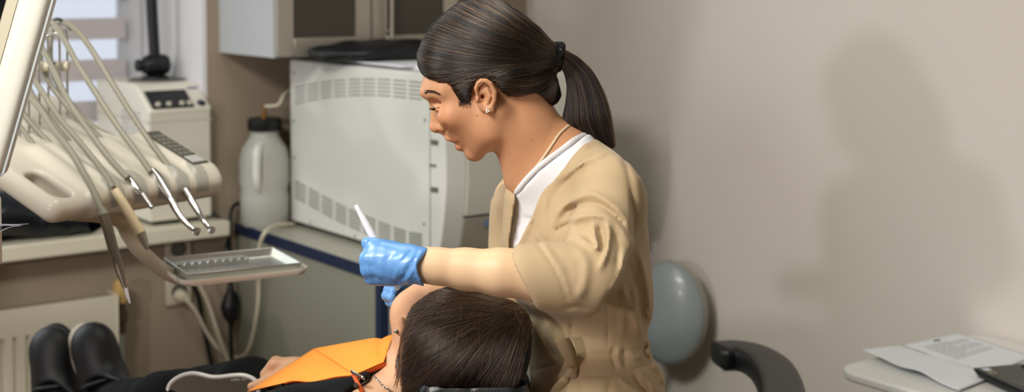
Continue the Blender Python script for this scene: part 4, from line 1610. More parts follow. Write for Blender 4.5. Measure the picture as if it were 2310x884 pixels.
# neck
S.rc(V3(1158, 236), V3(1252, 398), .052, .0555, .02)
S.rc(V3(1128, 262, -.048), V3(1205, 395, -.030), .010, .009, .02)
S.rc(V3(1170, 300, -.02), V3(1176, 400, -.01), .026, .026, .03)
S.rc(V3(1252, 398), V3(1262, 560, .03), .056, .07, .03)
S.rc(V3(1275, 345, 0), V3(1365, 430, -.08), .036, .038, .03)
S.rc(V3(1275, 345, 0), V3(1215, 430, .10), .036, .038, .03)
# ears (near and far)
for sg in (-1, 1):
    e = lambda x, y, w: V3(x, y, sg * w)
    S.ell(e(1096, 217, .0705), (23 * px, .0055, 35 * px), .006, ax=rot(-8))
    S.chain([e(1077, 217, .074), e(1074, 199, .0775), e(1079, 187, .0795), e(1086, 182, .0805), e(1096, 182, .081), e(1106, 188, .081), e(1116, 207, .079), e(1115, 226, .077), e(1109, 241, .075)],
            [.0022, .0034, .0036, .0036, .0036, .0036, .0035, .0032, .003], .0015)
    S.ell(e(1104, 247, .0745), (11 * px, .0042, 10 * px), .003)
    S.ell(e(1090, 224, .079), (9.5 * px, .0085, 14 * px), .002, 's')
    S.ell(e(1087, 197, .079), (6 * px, .0045, 9 * px), .002, 's', ax=rot(-25))
    S.ell(e(1088, 221, .070), (5.4 * px, .030, 7.5 * px), .002, 's')
    S.chain([e(1098, 200, .0755), e(1105, 216, .0765), e(1100, 233, .0755)], [.0026, .003, .0026], .002)
    S.ell(e(1077, 224, .0745), (4.5 * px, .0038, 7 * px), .002)
S.fold([(1000, 277), (1008, 286), (1006, 295), (1000, 299)], 3, -.0016)
S.fold([(1009, 290), (1020, 302), (1028, 315)], 6, -.0007)
S.fold([(974, 233), (986, 229.5), (1000, 233)], 2.6, -.0011)
S.fold([(974, 249), (986, 251), (998, 249)], 3, -.0006)
HEAD = S
V, Q = islands_keep_big(*S.mesh(1))
LIP = (168, 96, 78)
spots = [(V3(1014, 313, 0), (.0085, .020, .0042), LIP, .9), (V3(1036, 331, 0), (.0088, .018, .0058), LIP, .9),
         (V3(1022, 321, 0), (.010, .018, .002), (112, 52, 46), .9),
         (V3(1005, 270, -.05), (.02, .02, .016), (206, 132, 100), .35),
         (V3(975, 285, 0), (.010, .012, .010), (206, 138, 106), .3)]
for (x, y, r) in ((1076, 261, 1.9), (1200, 315, 1.6), (1240, 287, 1.4), (1148, 342, 1.2), (1108, 230, 1.2)):
    p = S.hit(x, y)
    spots.append((p, (r * px, r * px, r * px), (96, 58, 40), .95))
hcol = shade_attr(V, SKIN_SHADED, spots)

# arms, trunk and legs of the same body
YA = 1.96


def VA(x, y, w=0.0):
    return onY(x, y, YA + w)


lo = np.array([V3(800, 0)[0] - .02, 1.72, .62])
hi = np.array([V3(1520, 0, .2)[0] + .03, 2.62, 1.40])
S = SDF(lo, hi, 0.0042)
S.ell(V3(1300, 520, .06), (.080, .12, .16), 0)
S.rc(V3(1325, 600, .05), V3(1335, 900, .03), .062, .078, .05)
S.rc(V3(1290, 410, .02), V3(1382, 440, -.10), .044, .040, .03)
S.rc(V3(1250, 410, .06), V3(1175, 450, .20), .05, .045, .04)
# near (left) arm
S.rc(V3(1378, 440, -.10), VA(1322, 622, .0), .036, .034, .03)
m2 = YA / FPX
S.chain([VA(1322, 622), VA(1230, 623, -.01), VA(1130, 614, -.01), VA(1050, 607), VA(985, 600), VA(950, 597), VA(905, 592)],
        [.035, 60 * m2, 53 * m2, 46 * m2, 40 * m2, 37 * m2, 30 * m2], .02)
# far (right) arm
S.rc(V3(1180, 465, .18), V3(1195, 650, .17), .038, .034, .03)
S.chain([V3(1195, 652, .17), V3(1030, 672, .19), V3(935, 672, .16), V3(915, 670, .12)], [.036, .033, .025, .022], .02)
ARM = S
V2, Q2 = islands_keep_big(*S.mesh(2))
arm_spots = []
for (x, y, r) in ((1073, 611, 1.7), (1000, 615, 1.0), (1008, 594, 1.0)):
    arm_spots.append((S.hit(x, y), (r * m2,) * 3, (130, 84, 60), .9))
c2 = shade_attr(V2, SKIN_LIT, arm_spots)
den = thing('person', np.array([V3(1320, 800, .03)[0], Y0 + .03, 0]), 'woman in a beige tunic with dark ponytail and blue gloves leaning over the patient', 'person')
Vall = np.vstack([V, V2])
Qall = np.vstack([Q, Q2 + len(V)])
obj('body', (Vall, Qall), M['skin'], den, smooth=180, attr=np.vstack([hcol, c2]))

# eyebrow, lashes
M['hairdark'] = mat('brow_hair', (58, 36, 24), 0.7)
b = MB()
for i in range(260):
    u = rr.random() ** .85
    x = 956 + 34 * u
    y = 209 + 5 * u - 4.5 * math.sin(u * 3.0) + rr.uniform(-4.4, 4.4) * (1 - .6 * u)
    p = HEAD.hit(x, y)
    q_ = HEAD.hit(x + 5.5, y - 2.0 + 3.0 * u)
    if np.linalg.norm(p - q_) < .012:
        b.tube([p - ray(x, y) * .0001, (p + q_) / 2 - ray(x, y) * .0007, q_ - ray(x, y) * .0002], [.0002, .00024, .0001], 5, 2)
obj('eyebrow', b, M['hairdark'], den)
b = MB()
for i in range(26):
    u = i / 25
    x, y = 979 + 12 * u, 243.5 - 1.5 * u + 2.0 * math.sin(u * 3)
    p = HEAD.hit(x, y)
    e_ = p + np.array([-.0085 + .0045 * u, -.003, .0002 - .003 * u + .0012 * rr.uniform(-1, 1)])
    b.tube([p + np.array([.0006, .0005, 0]), (p + e_) / 2 - ZX * .0012, e_], [.0004, .00035, .0001], 5, 2)
P = [HEAD.hit(x, y) - ray(x, y) * .0004 for x, y in ((976, 242), (981, 244), (987, 244), (992, 241))]
b.tube(P, [.0003, .0007, .0007, .0003], 6, 4)
obj('eyelashes', b, mat('lash_black', (14, 10, 9), 0.5), den)

# earring and necklace
p = HEAD.hit(1100, 250)
b = MB().ball(p - np.array([0, .0018, 0]), .0026)
for k in range(3):
    a = 2.1 * k
    b.ball(p + np.array([.0022 * math.cos(a), -.003, .0022 * math.sin(a)]), .0014, 8)
obj('earring', b, mat('stone', (235, 225, 200), 0.1, metal=.6), den, label='small sparkling ear stud')
P = []
for x, y in ((1283, 283), (1272, 292), (1260, 304), (1246, 325), (1231, 347), (1217, 366), (1203, 385), (1184, 404)):
    h_ = HEAD.hit(x, y)
    P.append(h_ - ray(x, y) * .0012)
P += [V3(1174, 409, -.018), V3(1170, 409, 0), V3(1168, 404, .02)]
b = MB().tube(P, .0019, 8, 8)
obj('necklace', b, mat('necklace_cream', (226, 204, 168), 0.4, bump=.4, bscale=900), den, label='thin cream bead necklace')

# ------------------------------------------------------------------ hair
M['hair'] = mat('hair_brown', (13, 9, 7), 0.55, noise=0.5, nscale=60, spec=.25)
S = SDF(np.array([V3(925, 0, .13)[0], Y0 - .115, V3(1200, 290, 0)[2]]), np.array([V3(1300, 0, .13)[0], Y0 + .115, V3(1200, -40, 0)[2]]), .0024)
S.ell(V3(1104, 112), (150 * px, .081, 126 * px), 0, ax=rot(18))
S.ell(V3(1000, 130), (64 * px, .066, 82 * px), .02)
S.ell(V3(1048, 200, -.03), (42 * px, .035, 44 * px), .01)
S.ell(V3(1048, 200, .03), (42 * px, .035, 44 * px), .01)
S.rc(V3(1160, 112), V3(1256, 130), 88 * px, 21 * px, .02)
S.ell(V3(1150, 170), (70 * px, .074, 56 * px), .02)
S.rc(V3(1170, 185), V3(1236, 205), 52 * px, 33 * px, .02)
S.rc(V3(1236, 205), V3(1256, 150), 30 * px, 18 * px, .015)
hairline = [(951, 168), (966, 178), (984, 185), (1003, 193), (1018, 203), (1028, 216), (1036, 230), (1044, 243), (1053, 243), (1058, 228), (1062, 206), (1068, 188), (1078, 177),
            (1094, 173), (1111, 179), (1121, 192), (1131, 206), (1150, 218), (1172, 228), (1202, 238), (1235, 243), (1257, 238), (1268, 216), (1262, 190), (1250, 166), (1247, 160), (1266, 158),
            (1272, 130), (1260, 100), (1246, 97), (1213, 61), (1165, 27), (1136, 4), (1100, -14), (1062, -12), (1027, 3), (999, 26), (974, 52), (950, 94), (938, 124), (942, 150)]
S.poly(hairline, .005)
HAIR = S
V, Q = islands_keep_big(*S.mesh(2))
hair_o = obj('hair', (V, Q), M['hair'], den, smooth=180)

m = bpy.data.materials.new('hair_strands')
m.use_nodes = True
nt = m.node_tree
nt.nodes.remove(nt.nodes['Principled BSDF'])
M['strand'] = m
hb = nt.nodes.new('ShaderNodeBsdfHairPrincipled')
hb.model = 'CHIANG'
hb.parametrization = 'COLOR'
hi_ = nt.nodes.new('ShaderNodeHairInfo')
cr = nt.nodes.new('ShaderNodeValToRGB')
cr.color_ramp.elements[0].position = 0.0
cr.color_ramp.elements[0].color = lin((9, 7, 6))
cr.color_ramp.elements[1].position = 1.0
cr.color_ramp.elements[1].color = lin((128, 86, 50))
for p_, c_ in ((.55, (15, 10, 8)), (.84, (50, 31, 19))):
    e_ = cr.color_ramp.elements.new(p_)
    e_.color = lin(c_)
nt.links.new(hi_.outputs['Random'], cr.inputs['Fac'])
nt.links.new(cr.outputs['Color'], hb.inputs['Color'])
hb.inputs['Roughness'].default_value = .32
hb.inputs['Radial Roughness'].default_value = .5
nt.links.new(hb.outputs['BSDF'], nt.nodes['Material Output'].inputs['Surface'])


def hit_many(S, xs, ys):
    out = []
    for x, y in zip(xs, ys):
        out.append(S.hit(x, y))
    return np.array(out)


def lay(S, starts, ctrl, ends, n, off):
    """quadratic paths in the view laid on the hair surface"""
    A_, B_, C_ = (np.asarray(a, float) for a in (starts, ctrl, ends))
    t = np.linspace(0, 1, n)[None, :, None]
    P = (1 - t) ** 2 * A_[:, None] + 2 * t * (1 - t) * B_[:, None] + t ** 2 * C_[:, None]
    flat = P.reshape(-1, 2)
    H = hit_many(S, flat[:, 0], flat[:, 1])
    H = H.reshape(len(A_), n, 3)
    # keep the paths even where the view ray grazes the outline
    for _ in range(2):
        H[:, 1:-1] = .25 * H[:, :-2] + .5 * H[:, 1:-1] + .25 * H[:, 2:]
    o = off if np.isscalar(off) else np.asarray(off)[:, None]
    sh = H.shape
    q = S.push(H.reshape(-1, 3), np.broadcast_to(np.asarray(o, float), sh[:2]).reshape(-1))
    return q.reshape(sh)


st_, ct_, en_ = [], [], []
edge = np.array([(951, 160), (946, 140), (942, 122), (952, 95), (975, 58), (1000, 32), (1028, 10), (1062, -3), (1100, -5), (1136, 12)], float)
low = np.array([(953, 166), (984, 182), (1010, 194), (1030, 214), (1044, 236), (1056, 222), (1064, 196), (1080, 178)], float)
ear = np.array([(1094, 175), (1112, 182), (1124, 197), (1150, 216), (1180, 230), (1215, 238), (1240, 238)], float)


def along(P, u):
    k = u * (len(P) - 1)
    i = min(int(k), len(P) - 2)
    return P[i] + (P[i + 1] - P[i]) * (k - i)


NST = 2600
for i in range(NST):
    r = rr.random()
    if r < .50:
        u = rr.random()
        s_ = along(edge, u) + np.array([rr.uniform(0, 10), rr.uniform(-2, 5)])
        v = rr.random()
        en = np.array([1256 + rr.uniform(-6, 6), 104 + 46 * (1 - u) * rr.uniform(.6, 1) + rr.uniform(0, 8)])
        c_ = np.array([(s_[0] + en[0]) / 2 - 30 * (1 - u), s_[1] * .55 + en[1] * .45 + 46 * (1 - u) + rr.uniform(-8, 8) - 22 * u])
    elif r < .78:
        u = rr.random()
        s_ = along(low, u) + np.array([rr.uniform(-2, 4), rr.uniform(-8, 1)])
        en = np.array([1254 + rr.uniform(-6, 6), 128 + 24 * rr.random()])
        c_ = np.array([1120 + rr.uniform(-20, 20), 168 + 16 * u + rr.uniform(-14, 8) - 14])
        if u > .4:
            c_[1] = 150 + rr.uniform(-12, 12)
    elif r < .92:
        u = rr.random()
        s_ = along(ear, u) + np.array([rr.uniform(-3, 3), rr.uniform(-7, -1)])
        en = np.array([1258 + rr.uniform(-7, 5), 150 + rr.uniform(-6, 8)])
        c_ = np.array([1215 + 40 * u, 205 + 30 * u + rr.uniform(-14, 8)])
    else:
        s_ = np.array([rr.uniform(1000, 1180), 0])
        s_[1] = np.interp(s_[0], [975, 1030, 1080, 1136, 1180], [70, 20, 5, 20, 45]) + rr.uniform(4, 90)
        en = np.array([1256 + rr.uniform(-6, 4), 110 + 35 * rr.random()])
        c_ = (s_ + en) / 2 + np.array([0, rr.uniform(-6, 10)])
    st_.append(s_)
    ct_.append(c_)
    en_.append(en)
offs = rng.uniform(-.0004, .0014, NST)
NSB = 420
sb_ = []
for i in range(NSB):
    u_ = rr.random()
    a_ = np.array([1034 + 26 * u_, rr.uniform(206, 232) - 4 * abs(u_ - .6)])
    sb_.append([a_, a_ + np.array([rr.uniform(-2, 4), 9]), a_ + np.array([rr.uniform(-3, 8), rr.uniform(9, 17)])])
sb_ = np.array(sb_)
Pn = lay(HAIR, st_, ct_, en_, 22, offs)
Pn += rng.normal(0, .0003, (NST, 1, 3))
strands('hair_strands', Pn, .00032, m, hair_o)
row = []
for q3 in sb_:
    pp_ = []
    for x, y in spline([(*p, 0) for p in q3], 3)[:, :2]:
        h1, h2 = HEAD.hit(x, y), HAIR.hit(x, y)
        pp_.append((h1 if h1[1] < h2[1] + .004 else h2) - ray(x, y) * .0006)
    row.append(pp_)
row = np.array(row)
for _ in range(2):
    row[:, 1:-1] = .25 * row[:, :-2] + .5 * row[:, 1:-1] + .25 * row[:, 2:]
strands('hair_strands', row, .00016, m, hair_o, .1)
# mirrored strands for the far side of the head
far = Pn[:900].copy()
far[..., 1] = 2 * Y0 - far[..., 1]
strands('hair_strands', far, .00032, m, hair_o)

# hair tie
tc = V3(1259, 129, 0)
b = MB()
ta_ = np.array([.16, 0, .99])
tb_ = np.array([0, 1.0, 0])
ring = []
for k in range(40):
    a = 2 * math.pi * k / 40
    ring.append(tc + ta_ * math.cos(a) * .0175 + tb_ * math.sin(a) * .016 + np.array([.0018 * math.sin(9 * a), 0, 0]))
rad = [.0062 + .0012 * math.sin(11 * 2 * math.pi * k / 40) + rr.uniform(-.0005, .0005) for k in range(41)]
b.tube(ring + [ring[0]], rad, 12, 3)
ring2 = [p + np.array([-.006, 0, 0]) for p in ring]
b.tube(ring2 + [ring2[0]], rad, 12, 3)
ho = obj('hair_tie', b, mat('scrunchie', (10, 11, 13), .75, bump=1.0, bscale=700), den, smooth=180)
obj('bead', MB().ball(tc + np.array([.003, -.0175, .009]), .0035, 12, (.8, .6, 1.5)), M['chrome'], ho)

# ponytail
top_e = [(1262, 108), (1284, 120), (1307, 133), (1336, 161), (1360, 204), (1373, 240), (1380, 270), (1386, 312), (1388, 335)]
bot_e = [(1262, 150), (1271, 158), (1277, 176), (1280, 200), (1276, 236), (1271, 262), (1272, 285), (1296, 312), (1318, 340)]
TE, BE = spline([(*p, 0) for p in top_e], 4)[:, :2], spline([(*p, 0) for p in bot_e], 4)[:, :2]
S = SDF(np.array([V3(1240, 0, .06)[0], Y0 - .06, V3(1200, 360, 0)[2]]), np.array([V3(1410, 0, .06)[0], Y0 + .06, V3(1200, 90, 0)[2]]), .0022)
cen_ = (TE + BE) / 2
hw = np.linalg.norm(TE - BE, axis=1) / 2
for i in range(len(TE) - 1):
    for f_ in (-.5, 0, .5):
        p_ = cen_[i] + (TE[i] - BE[i]) * .5 * f_
        q_ = cen_[i + 1] + (TE[i + 1] - BE[i + 1]) * .5 * f_
        S.rc(V3(*p_, 0), V3(*q_, 0), max(.5 * hw[i], 14) * px * .94, max(.5 * hw[i + 1], 14) * px * .94, .004)
S.poly(list(map(tuple, TE)) + list(map(tuple, BE[::-1])), .004)
V, Q = islands_keep_big(*S.mesh(2))
pt = obj('ponytail', (V, Q), M['hair'], den, smooth=180)
N2 = 1300
u0 = rng.uniform(0, 1, N2)
kk = np.linspace(0, 1, 20)
idx = np.linspace(0, len(TE) - 1, 20)
Pp = []
for i in range(N2):
    u = u0[i]
    du_ = rng.normal(0, .06)
    row = []
    e_ = rng.uniform(.86, 1.0)
    for t_ in kk:
        j = t_ * e_ * (len(TE) - 1)
        a_ = int(min(j, len(TE) - 2))
        f_ = j - a_
        T1 = TE[a_] * (1 - f_) + TE[a_ + 1] * f_
        B1 = BE[a_] * (1 - f_) + BE[a_ + 1] * f_
        uu = np.clip(u + du_ * t_, .01, .99)
        row.append(T1 * (1 - uu) + B1 * uu)
    Pp.append(row)
Pp = np.array(Pp)
H = hit_many(S, Pp[..., 0].ravel(), Pp[..., 1].ravel()).reshape(N2, 20, 3)
H[:, 1:-1] = .25 * H[:, :-2] + .5 * H[:, 1:-1] + .25 * H[:, 2:]
H = S.push(H.reshape(-1, 3), np.repeat(rng.uniform(-.0004, .0016, N2), 20)).reshape(N2, 20, 3)
H += rng.normal(0, .0004, (N2, 1, 3))
strands('hair_strands', H, .00032, m, pt)

# ------------------------------------------------------------------ white shirt
SH = SDF(np.array([V3(1110, 0)[0], Y0 - .2, V3(0, 640)[2]]), np.array([V3(1430, 0, .2)[0], Y0 + .3, V3(0, 285)[2]]), .003)
S = SH
S.ell(V3(1296, 520, .06), (.088, .130, .175), 0)
S.rc(V3(1290, 372, 0), V3(1360, 440, -.07), .040, .036, .03)
S.rc(V3(1270, 400, .02), V3(1200, 440, .13), .055, .055, .03)
S.rc(V3(1225, 470, .02), V3(1215, 600, .03), .06, .07, .04)
gx, gy, gz = np.meshgrid(*S.ax, indexing='ij')
GP = np.stack([gx, gy, gz], -1)
okb = np.all((GP > HEAD.lo) & (GP < HEAD.hi), axis=-1)
hd = np.full(S.D.shape, 1.0, np.float32)
hd[okb] = HEAD.at(GP[okb]) - .0042
full = tuple(slice(0, int(k)) for k in S.n)
S.mix(full, hd, .012, 'u')
S.poly([(1330, 299), (1275, 340), (1216, 384), (1172, 432), (1158, 446), (1143, 480), (1141, 650), (1440, 650), (1440, 299)], .002)
V, Q = islands_keep_big(*S.mesh(2))
M['shirt'] = mat('white_cotton', (226, 228, 232), .8, bump=.25, bscale=1400)
shirt = obj('shirt', (V, Q), M['shirt'], den, smooth=180)
P = []
for x, y in ((1332, 304), (1300, 321), (1272, 342), (1243, 363), (1215, 386), (1192, 410), (1174, 433)):
    P.append(HEAD.hit(x - 5, y - 4) - ray(x, y) * .0022)
P += [V3(1163, 441, -.008), V3(1160, 436, .02), V3(1166, 420, .05)]
b = MB().tube(P, .0046, 12, 6)
obj('collar_rib', b, mat('white_rib', (230, 232, 236), .8, bump=.5, bscale=1100), shirt, smooth=180)

# ------------------------------------------------------------------ tunic
S = SDF(np.array([V3(1075, 0)[0] - .01, 1.80, V3(0, 1120)[2]]), np.array([V3(1530, 0, .1)[0] + .01, Y0 + .33, V3(0, 285)[2]]), .0031)
S.ell(V3(1300, 530, .05), (155 * px, .17, 200 * px), 0)
S.rc(V3(1335, 470, .0), V3(1362, 650, .02), 118 * px, 104 * px, .03)
S.rc(V3(1362, 650, .02), V3(1368, 770, .02), 104 * px, 98 * px, .03)
S.rc(V3(1290, 560, .06), V3(1300, 780, .06), 140 * px, 120 * px, .04)
S.ell(V3(1350, 900, .01), (150 * px, .13, 105 * px), .02)
S.rc(V3(1350, 900, .01), V3(1345, 1080, .01), 148 * px, 150 * px, .03)
S.rc(V3(1318, 372, -.015), V3(1384, 430, -.095), 66 * px, 80 * px, .02)          # trapezius and shoulder
S.rc(V3(1290, 400, .02), V3(1375, 460, -.05), 84 * px, 90 * px, .03)
S.rc(V3(1210, 450, -.01), V3(1230, 600, .0), 72 * px, 90 * px, .04)
S.rc(V3(1260, 400, .07), V3(1170, 470, .19), 72 * px, 72 * px, .03)            # far shoulder
S.rc(V3(1170, 470, .19), V3(1160, 590, .18), 72 * px, 66 * px, .03)
# near sleeve, a shape of its own with an open cuff
mA = (YA) / FPX
SV = SDF(S.lo, S.hi, S.res)
SV.rc(V3(1384, 428, -.100), VA(1352, 600, .005), 74 * px, 80 * px, 0)
SV.rc(VA(1338, 628, -.02), VA(1186, 630, -.03), 84 * mA, 80 * mA, .012)
SV.rc(VA(1340, 655, -.02), VA(1290, 660, -.02), 56 * mA, 54 * mA, .02)
SV.poly([(1135, 556), (1217, 706), (1226, 701), (1264, 709), (1321, 719), (1352, 701), (1387, 632), (1427, 562), (1434, 480), (1424, 410), (1400, 360), (1350, 325), (1290, 345), (1262, 470), (1246, 516)], .007)
hn = VA(1185, 630, -.01) - VA(1338, 628)
A_, B_ = VA(1135, 556, -.06), VA(1217, 706, -.06)
pl_n = np.cross(B_ - A_, np.array([.25, 1.0, 0]))
if pl_n @ hn < 0:
    pl_n = -pl_n
SV.plane(A_, pl_n, .001)
SV.rc(VA(1290, 628, -.02), VA(1110, 626, -.03), 56 * mA, 74 * mA, .002, 's')
full = tuple(slice(0, int(k)) for k in S.n)
S.rc(V3(1384, 428, -.100), V3(1376, 480, -.11), 70 * px, 70 * px, .03)
S.mix(full, SV.D, .004, 'u')
# neckline
S.poly([(1326, 296), (1341, 312), (1295, 358), (1243, 408), (1219, 444), (1199, 492), (1171, 548), (1150, 566), (1149, 546), (1162, 444), (1162, 400), (1120, 330), (1200, 240), (1320, 270)], .003, 's', y0=1.8, y1=Y0 + .10)
S.rc(V3(1158, 236), V3(1252, 398), .060, .064, .002, 's')
S.poly([(1100, 390), (1098, 300), (1200, 250), (1330, 300), (1333, 308), (1250, 340), (1166, 402), (1163, 440)], .003, 's', y0=1.8, y1=Y0 + .08)
# outline of the garment
S.poly([(1330, 303), (1345, 306), (1385, 335), (1420, 368), (1447, 405), (1460, 440), (1466, 500), (1476, 560), (1480, 640), (1480, 700), (1473, 740), (1470, 775), (1476, 800), (1500, 838),
        (1505, 884), (1500, 1110), (1150, 1110), (1176, 884), (1186, 820), (1190, 720), (1085, 700), (1092, 560), (1108, 452), (1128, 415), (1150, 396), (1163, 385), (1200, 300)], .012)
# folds of the cloth
ny = 2.12
F_ = lambda pts, w, a, y1=9: S.fold(pts, w * .9, a * (1.35 if a > 0 else 1.0), -9, y1)
F_([(1333, 318), (1306, 341), (1272, 382), (1240, 430)], 9, .004)
F_([(1374, 341), (1333, 357), (1288, 384), (1262, 412)], 9, .0045)
F_([(1352, 372), (1320, 384), (1296, 420), (1278, 468)], 10, -.002)
F_([(1366, 336), (1318, 372), (1268, 420), (1240, 456), (1218, 505), (1192, 552)], 4.5, -.0016)
F_([(1345, 316), (1298, 360), (1246, 410), (1222, 446), (1202, 494), (1176, 546)], 5, .0015)
F_([(1403, 352), (1418, 392), (1426, 440), (1428, 500), (1424, 540)], 7, -.0035)
F_([(1252, 522), (1268, 513), (1288, 500)], 4.5, -.006)
F_([(1244, 513), (1264, 472), (1302, 445), (1341, 438), (1394, 472), (1426, 518)], 9, .0050)
F_([(1270, 492), (1300, 466), (1345, 460), (1390, 490), (1422, 534)], 7, -.0052)
F_([(1283, 499), (1317, 487), (1360, 487), (1396, 508), (1428, 555)], 8, .0050)
F_([(1290, 515), (1318, 508), (1338, 512)], 8, -.0035)
F_([(1296, 528), (1325, 548), (1349, 566)], 6, .0042)
F_([(1335, 503), (1343, 535), (1350, 566)], 5, .0060)
F_([(1351, 505), (1359, 535), (1362, 572)], 6.5, -.0075)
F_([(1368, 495), (1374, 525), (1368, 570), (1352, 610)], 7, .0052)
F_([(1388, 520), (1396, 560), (1390, 610)], 8, -.0035)
F_([(1300, 560), (1322, 590), (1318, 640), (1300, 680)], 12, .0030)
F_([(1202, 534), (1233, 576), (1260, 622), (1283, 682)], 4, -.0024)
F_([(1212, 530), (1243, 574), (1270, 622), (1293, 684)], 5, .0012)
F_([(1405, 560), (1402, 610), (1375, 668)], 8, .0030)
F_([(1240, 560), (1275, 590), (1290, 630)], 10, -.0015)
F_([(1265, 700), (1300, 690), (1325, 700)], 5, -.0025)
F_([(1440, 560), (1455, 620), (1465, 680), (1466, 730)], 9, .005)
F_([(1418, 590), (1440, 660), (1452, 740)], 9, -.004)
F_([(1400, 640), (1425, 700), (1440, 760)], 9, .004)
F_([(1371, 668), (1371, 720), (1372, 792)], 3, -.0025)
F_([(1196, 838), (1240, 826), (1290, 808), (1374, 799), (1410, 794)], 3.6, -.0030)
F_([(1410, 796), (1440, 790), (1476, 776)], 3.6, -.0022)
F_([(1300, 848), (1345, 847), (1372, 846), (1420, 838), (1478, 816)], 4.2, -.0034)
F_([(1296, 828), (1340, 822), (1375, 818)], 12, .0022)
F_([(1388, 775), (1381, 800), (1386, 820), (1389, 842)], 4, -.0035)
F_([(1397, 785), (1394, 808), (1402, 828)], 5, .0035)
F_([(1406, 780), (1410, 806), (1409, 834)], 4, -.0032)
F_([(1420, 790), (1432, 806), (1448, 804)], 6, .0028)
F_([(1455, 770), (1452, 795), (1462, 815)], 4, -.0030)
F_([(1466, 765), (1464, 790), (1472, 808)], 4.5, .0030)
F_([(1392, 845), (1420, 872), (1452, 892)], 7, .0050)
F_([(1380, 850), (1372, 884), (1368, 930)], 7, -.0035)
F_([(1440, 838), (1466, 858), (1480, 890)], 7, .0050)
F_([(1428, 842), (1444, 870), (1462, 905)], 6, -.0045)
F_([(1470, 815), (1490, 838), (1500, 870)], 6, .0040)
F_([(1308, 850), (1309, 884), (1310, 930)], 3.5, -.0028)
F_([(1430, 640), (1436, 700), (1445, 760)], 8, .0045)
F_([(1408, 640), (1406, 700), (1402, 770)], 8, .0020)
F_([(1288, 716), (1291, 760), (1294, 808)], 3.5, -.0030)
F_([(1214, 730), (1236, 780), (1262, 812)], 5, -.004)
F_([(1232, 722), (1250, 765), (1270, 800)], 7, .003)
F_([(1136, 440), (1130, 500), (1127, 560)], 5, -.001)
F_([(1215, 470), (1198, 520), (1180, 560)], 5, -.002)
F_([(1235, 440), (1225, 500), (1232, 545)], 10, .003)
S.noise(lambda X, Y, Z: .0007 * np.sin(38 * X + 21 * Z + 6 * np.sin(17 * Z)) * np.sin(33 * Z - 25 * Y))
TUN = S
V, Q = islands_keep_big(*S.mesh(1))
M['tunic'] = mat('beige_twill', (182, 159, 123), .72, noise=.03, nscale=40, bump=.16, bscale=1300, sheen=.15)
tunic = obj('tunic', (V, Q), M['tunic'], den, smooth=180)
# tie bow at the waist
tk = TUN.hit(1286, 838) - ray(0, 0) * 0


def ribbon(pts, w, m_, name, parent, wdir):
    P = spline(pts, 6)
    L_, R_ = [], []
    for i, p in enumerate(P):
        ww = np.interp(i / (len(P) - 1), np.linspace(0, 1, len(w)), w)
        L_.append(p - np.asarray(wdir) * ww)
        R_.append(p + np.asarray(wdir) * ww)
    mid = [(a + b_) / 2 - np.array([0, .0008, 0]) for a, b_ in zip(L_, R_)]
    return obj(name, MB().grid(np.array([L_, mid, R_])), m_, parent, smooth=180, solid=.0016)


yk = tk[1] - .010
ribbon([onY(1292, 838, yk + .002), onY(1288, 818, yk - .006), onY(1278, 792, yk - .010), onY(1266, 763, yk - .006)], [.0045, .0075, .0105, .0125], M['tunic'], 'waist_tie', tunic, (.93, .35, .05))
ribbon([onY(1295, 838, yk + .004), onY(1293, 815, yk + .003), onY(1288, 790, yk + .004), onY(1274, 762, yk + .002)], [.0045, .0065, .0075, .0085], M['tunic'], 'waist_tie', tunic, (.85, -.5, .05))
ribbon([onY(1284, 842, yk + .002), onY(1272, 862, yk - .006), onY(1256, 888, yk - .004), onY(1240, 930, yk)], [.0045, .009, .0115, .012], M['tunic'], 'waist_tie', tunic, (.85, .2, -.5))
ribbon([onY(1292, 842, yk + .002), onY(1298, 866, yk - .004), onY(1302, 900, yk), onY(1304, 950, yk)], [.0045, .008, .010, .011], M['tunic'], 'waist_tie', tunic, (.96, .25, .1))
SK = SDF(onY(1286, 840, yk - .003) - .03, onY(1286, 840, yk - .003) + .03, .0014)
kp_ = lambda x, y, w: onY(x, y, yk - .003 + w)
SK.chain([kp_(1278, 832, 0), kp_(1286, 836, -.005), kp_(1295, 846, -.001)], [.0042, .0058, .0046], .002)
SK.chain([kp_(1277, 846, .001), kp_(1285, 842, -.003), kp_(1296, 834, .001)], [.0046, .0058, .0042], .002)
V, Q = SK.mesh(1)
obj('tie_knot', (V, Q), M['tunic'], tunic, smooth=180)

# trousers and shoes (below the frame)
S = SDF(np.array([.0, 1.95, .02]), np.array([.36, 2.45, 1.0]), .008)
hipc = V3(1340, 1000, .02)
for sg in (-1, 1):
    fx = np.array([.12, Y0 + .03 + sg * .10, .05])
    S.chain([np.array([hipc[0], Y0 + .03 + sg * .075, hipc[2]]), np.array([.125, Y0 + .03 + sg * .09, .5]), fx], [.095, .068, .055], .03)
V, Q = islands_keep_big(*S.mesh(1))
obj('trousers', (V, Q), M['tunic'], den, smooth=180)
for sg in (-1, 1):
    fx = np.array([.12, Y0 + .03 + sg * .10, .0])
    S = SDF(fx + np.array([-.22, -.07, -.01]), fx + np.array([.1, .07, .14]), .006)
    S.chain([fx + ZX * .05, fx + np.array([-.14, 0, .04])], [.05, .042], .02)
    S.plane(fx, (0, 0, -1))
    V, Q = S.mesh(1)
    obj('shoe', (V, Q), M['white'], den, smooth=180)

# ------------------------------------------------------------------ near glove
YG = 1.955
mg = YG / FPX


def VG(x, y, w=0.0):
    return onY(x, y, YG + w)


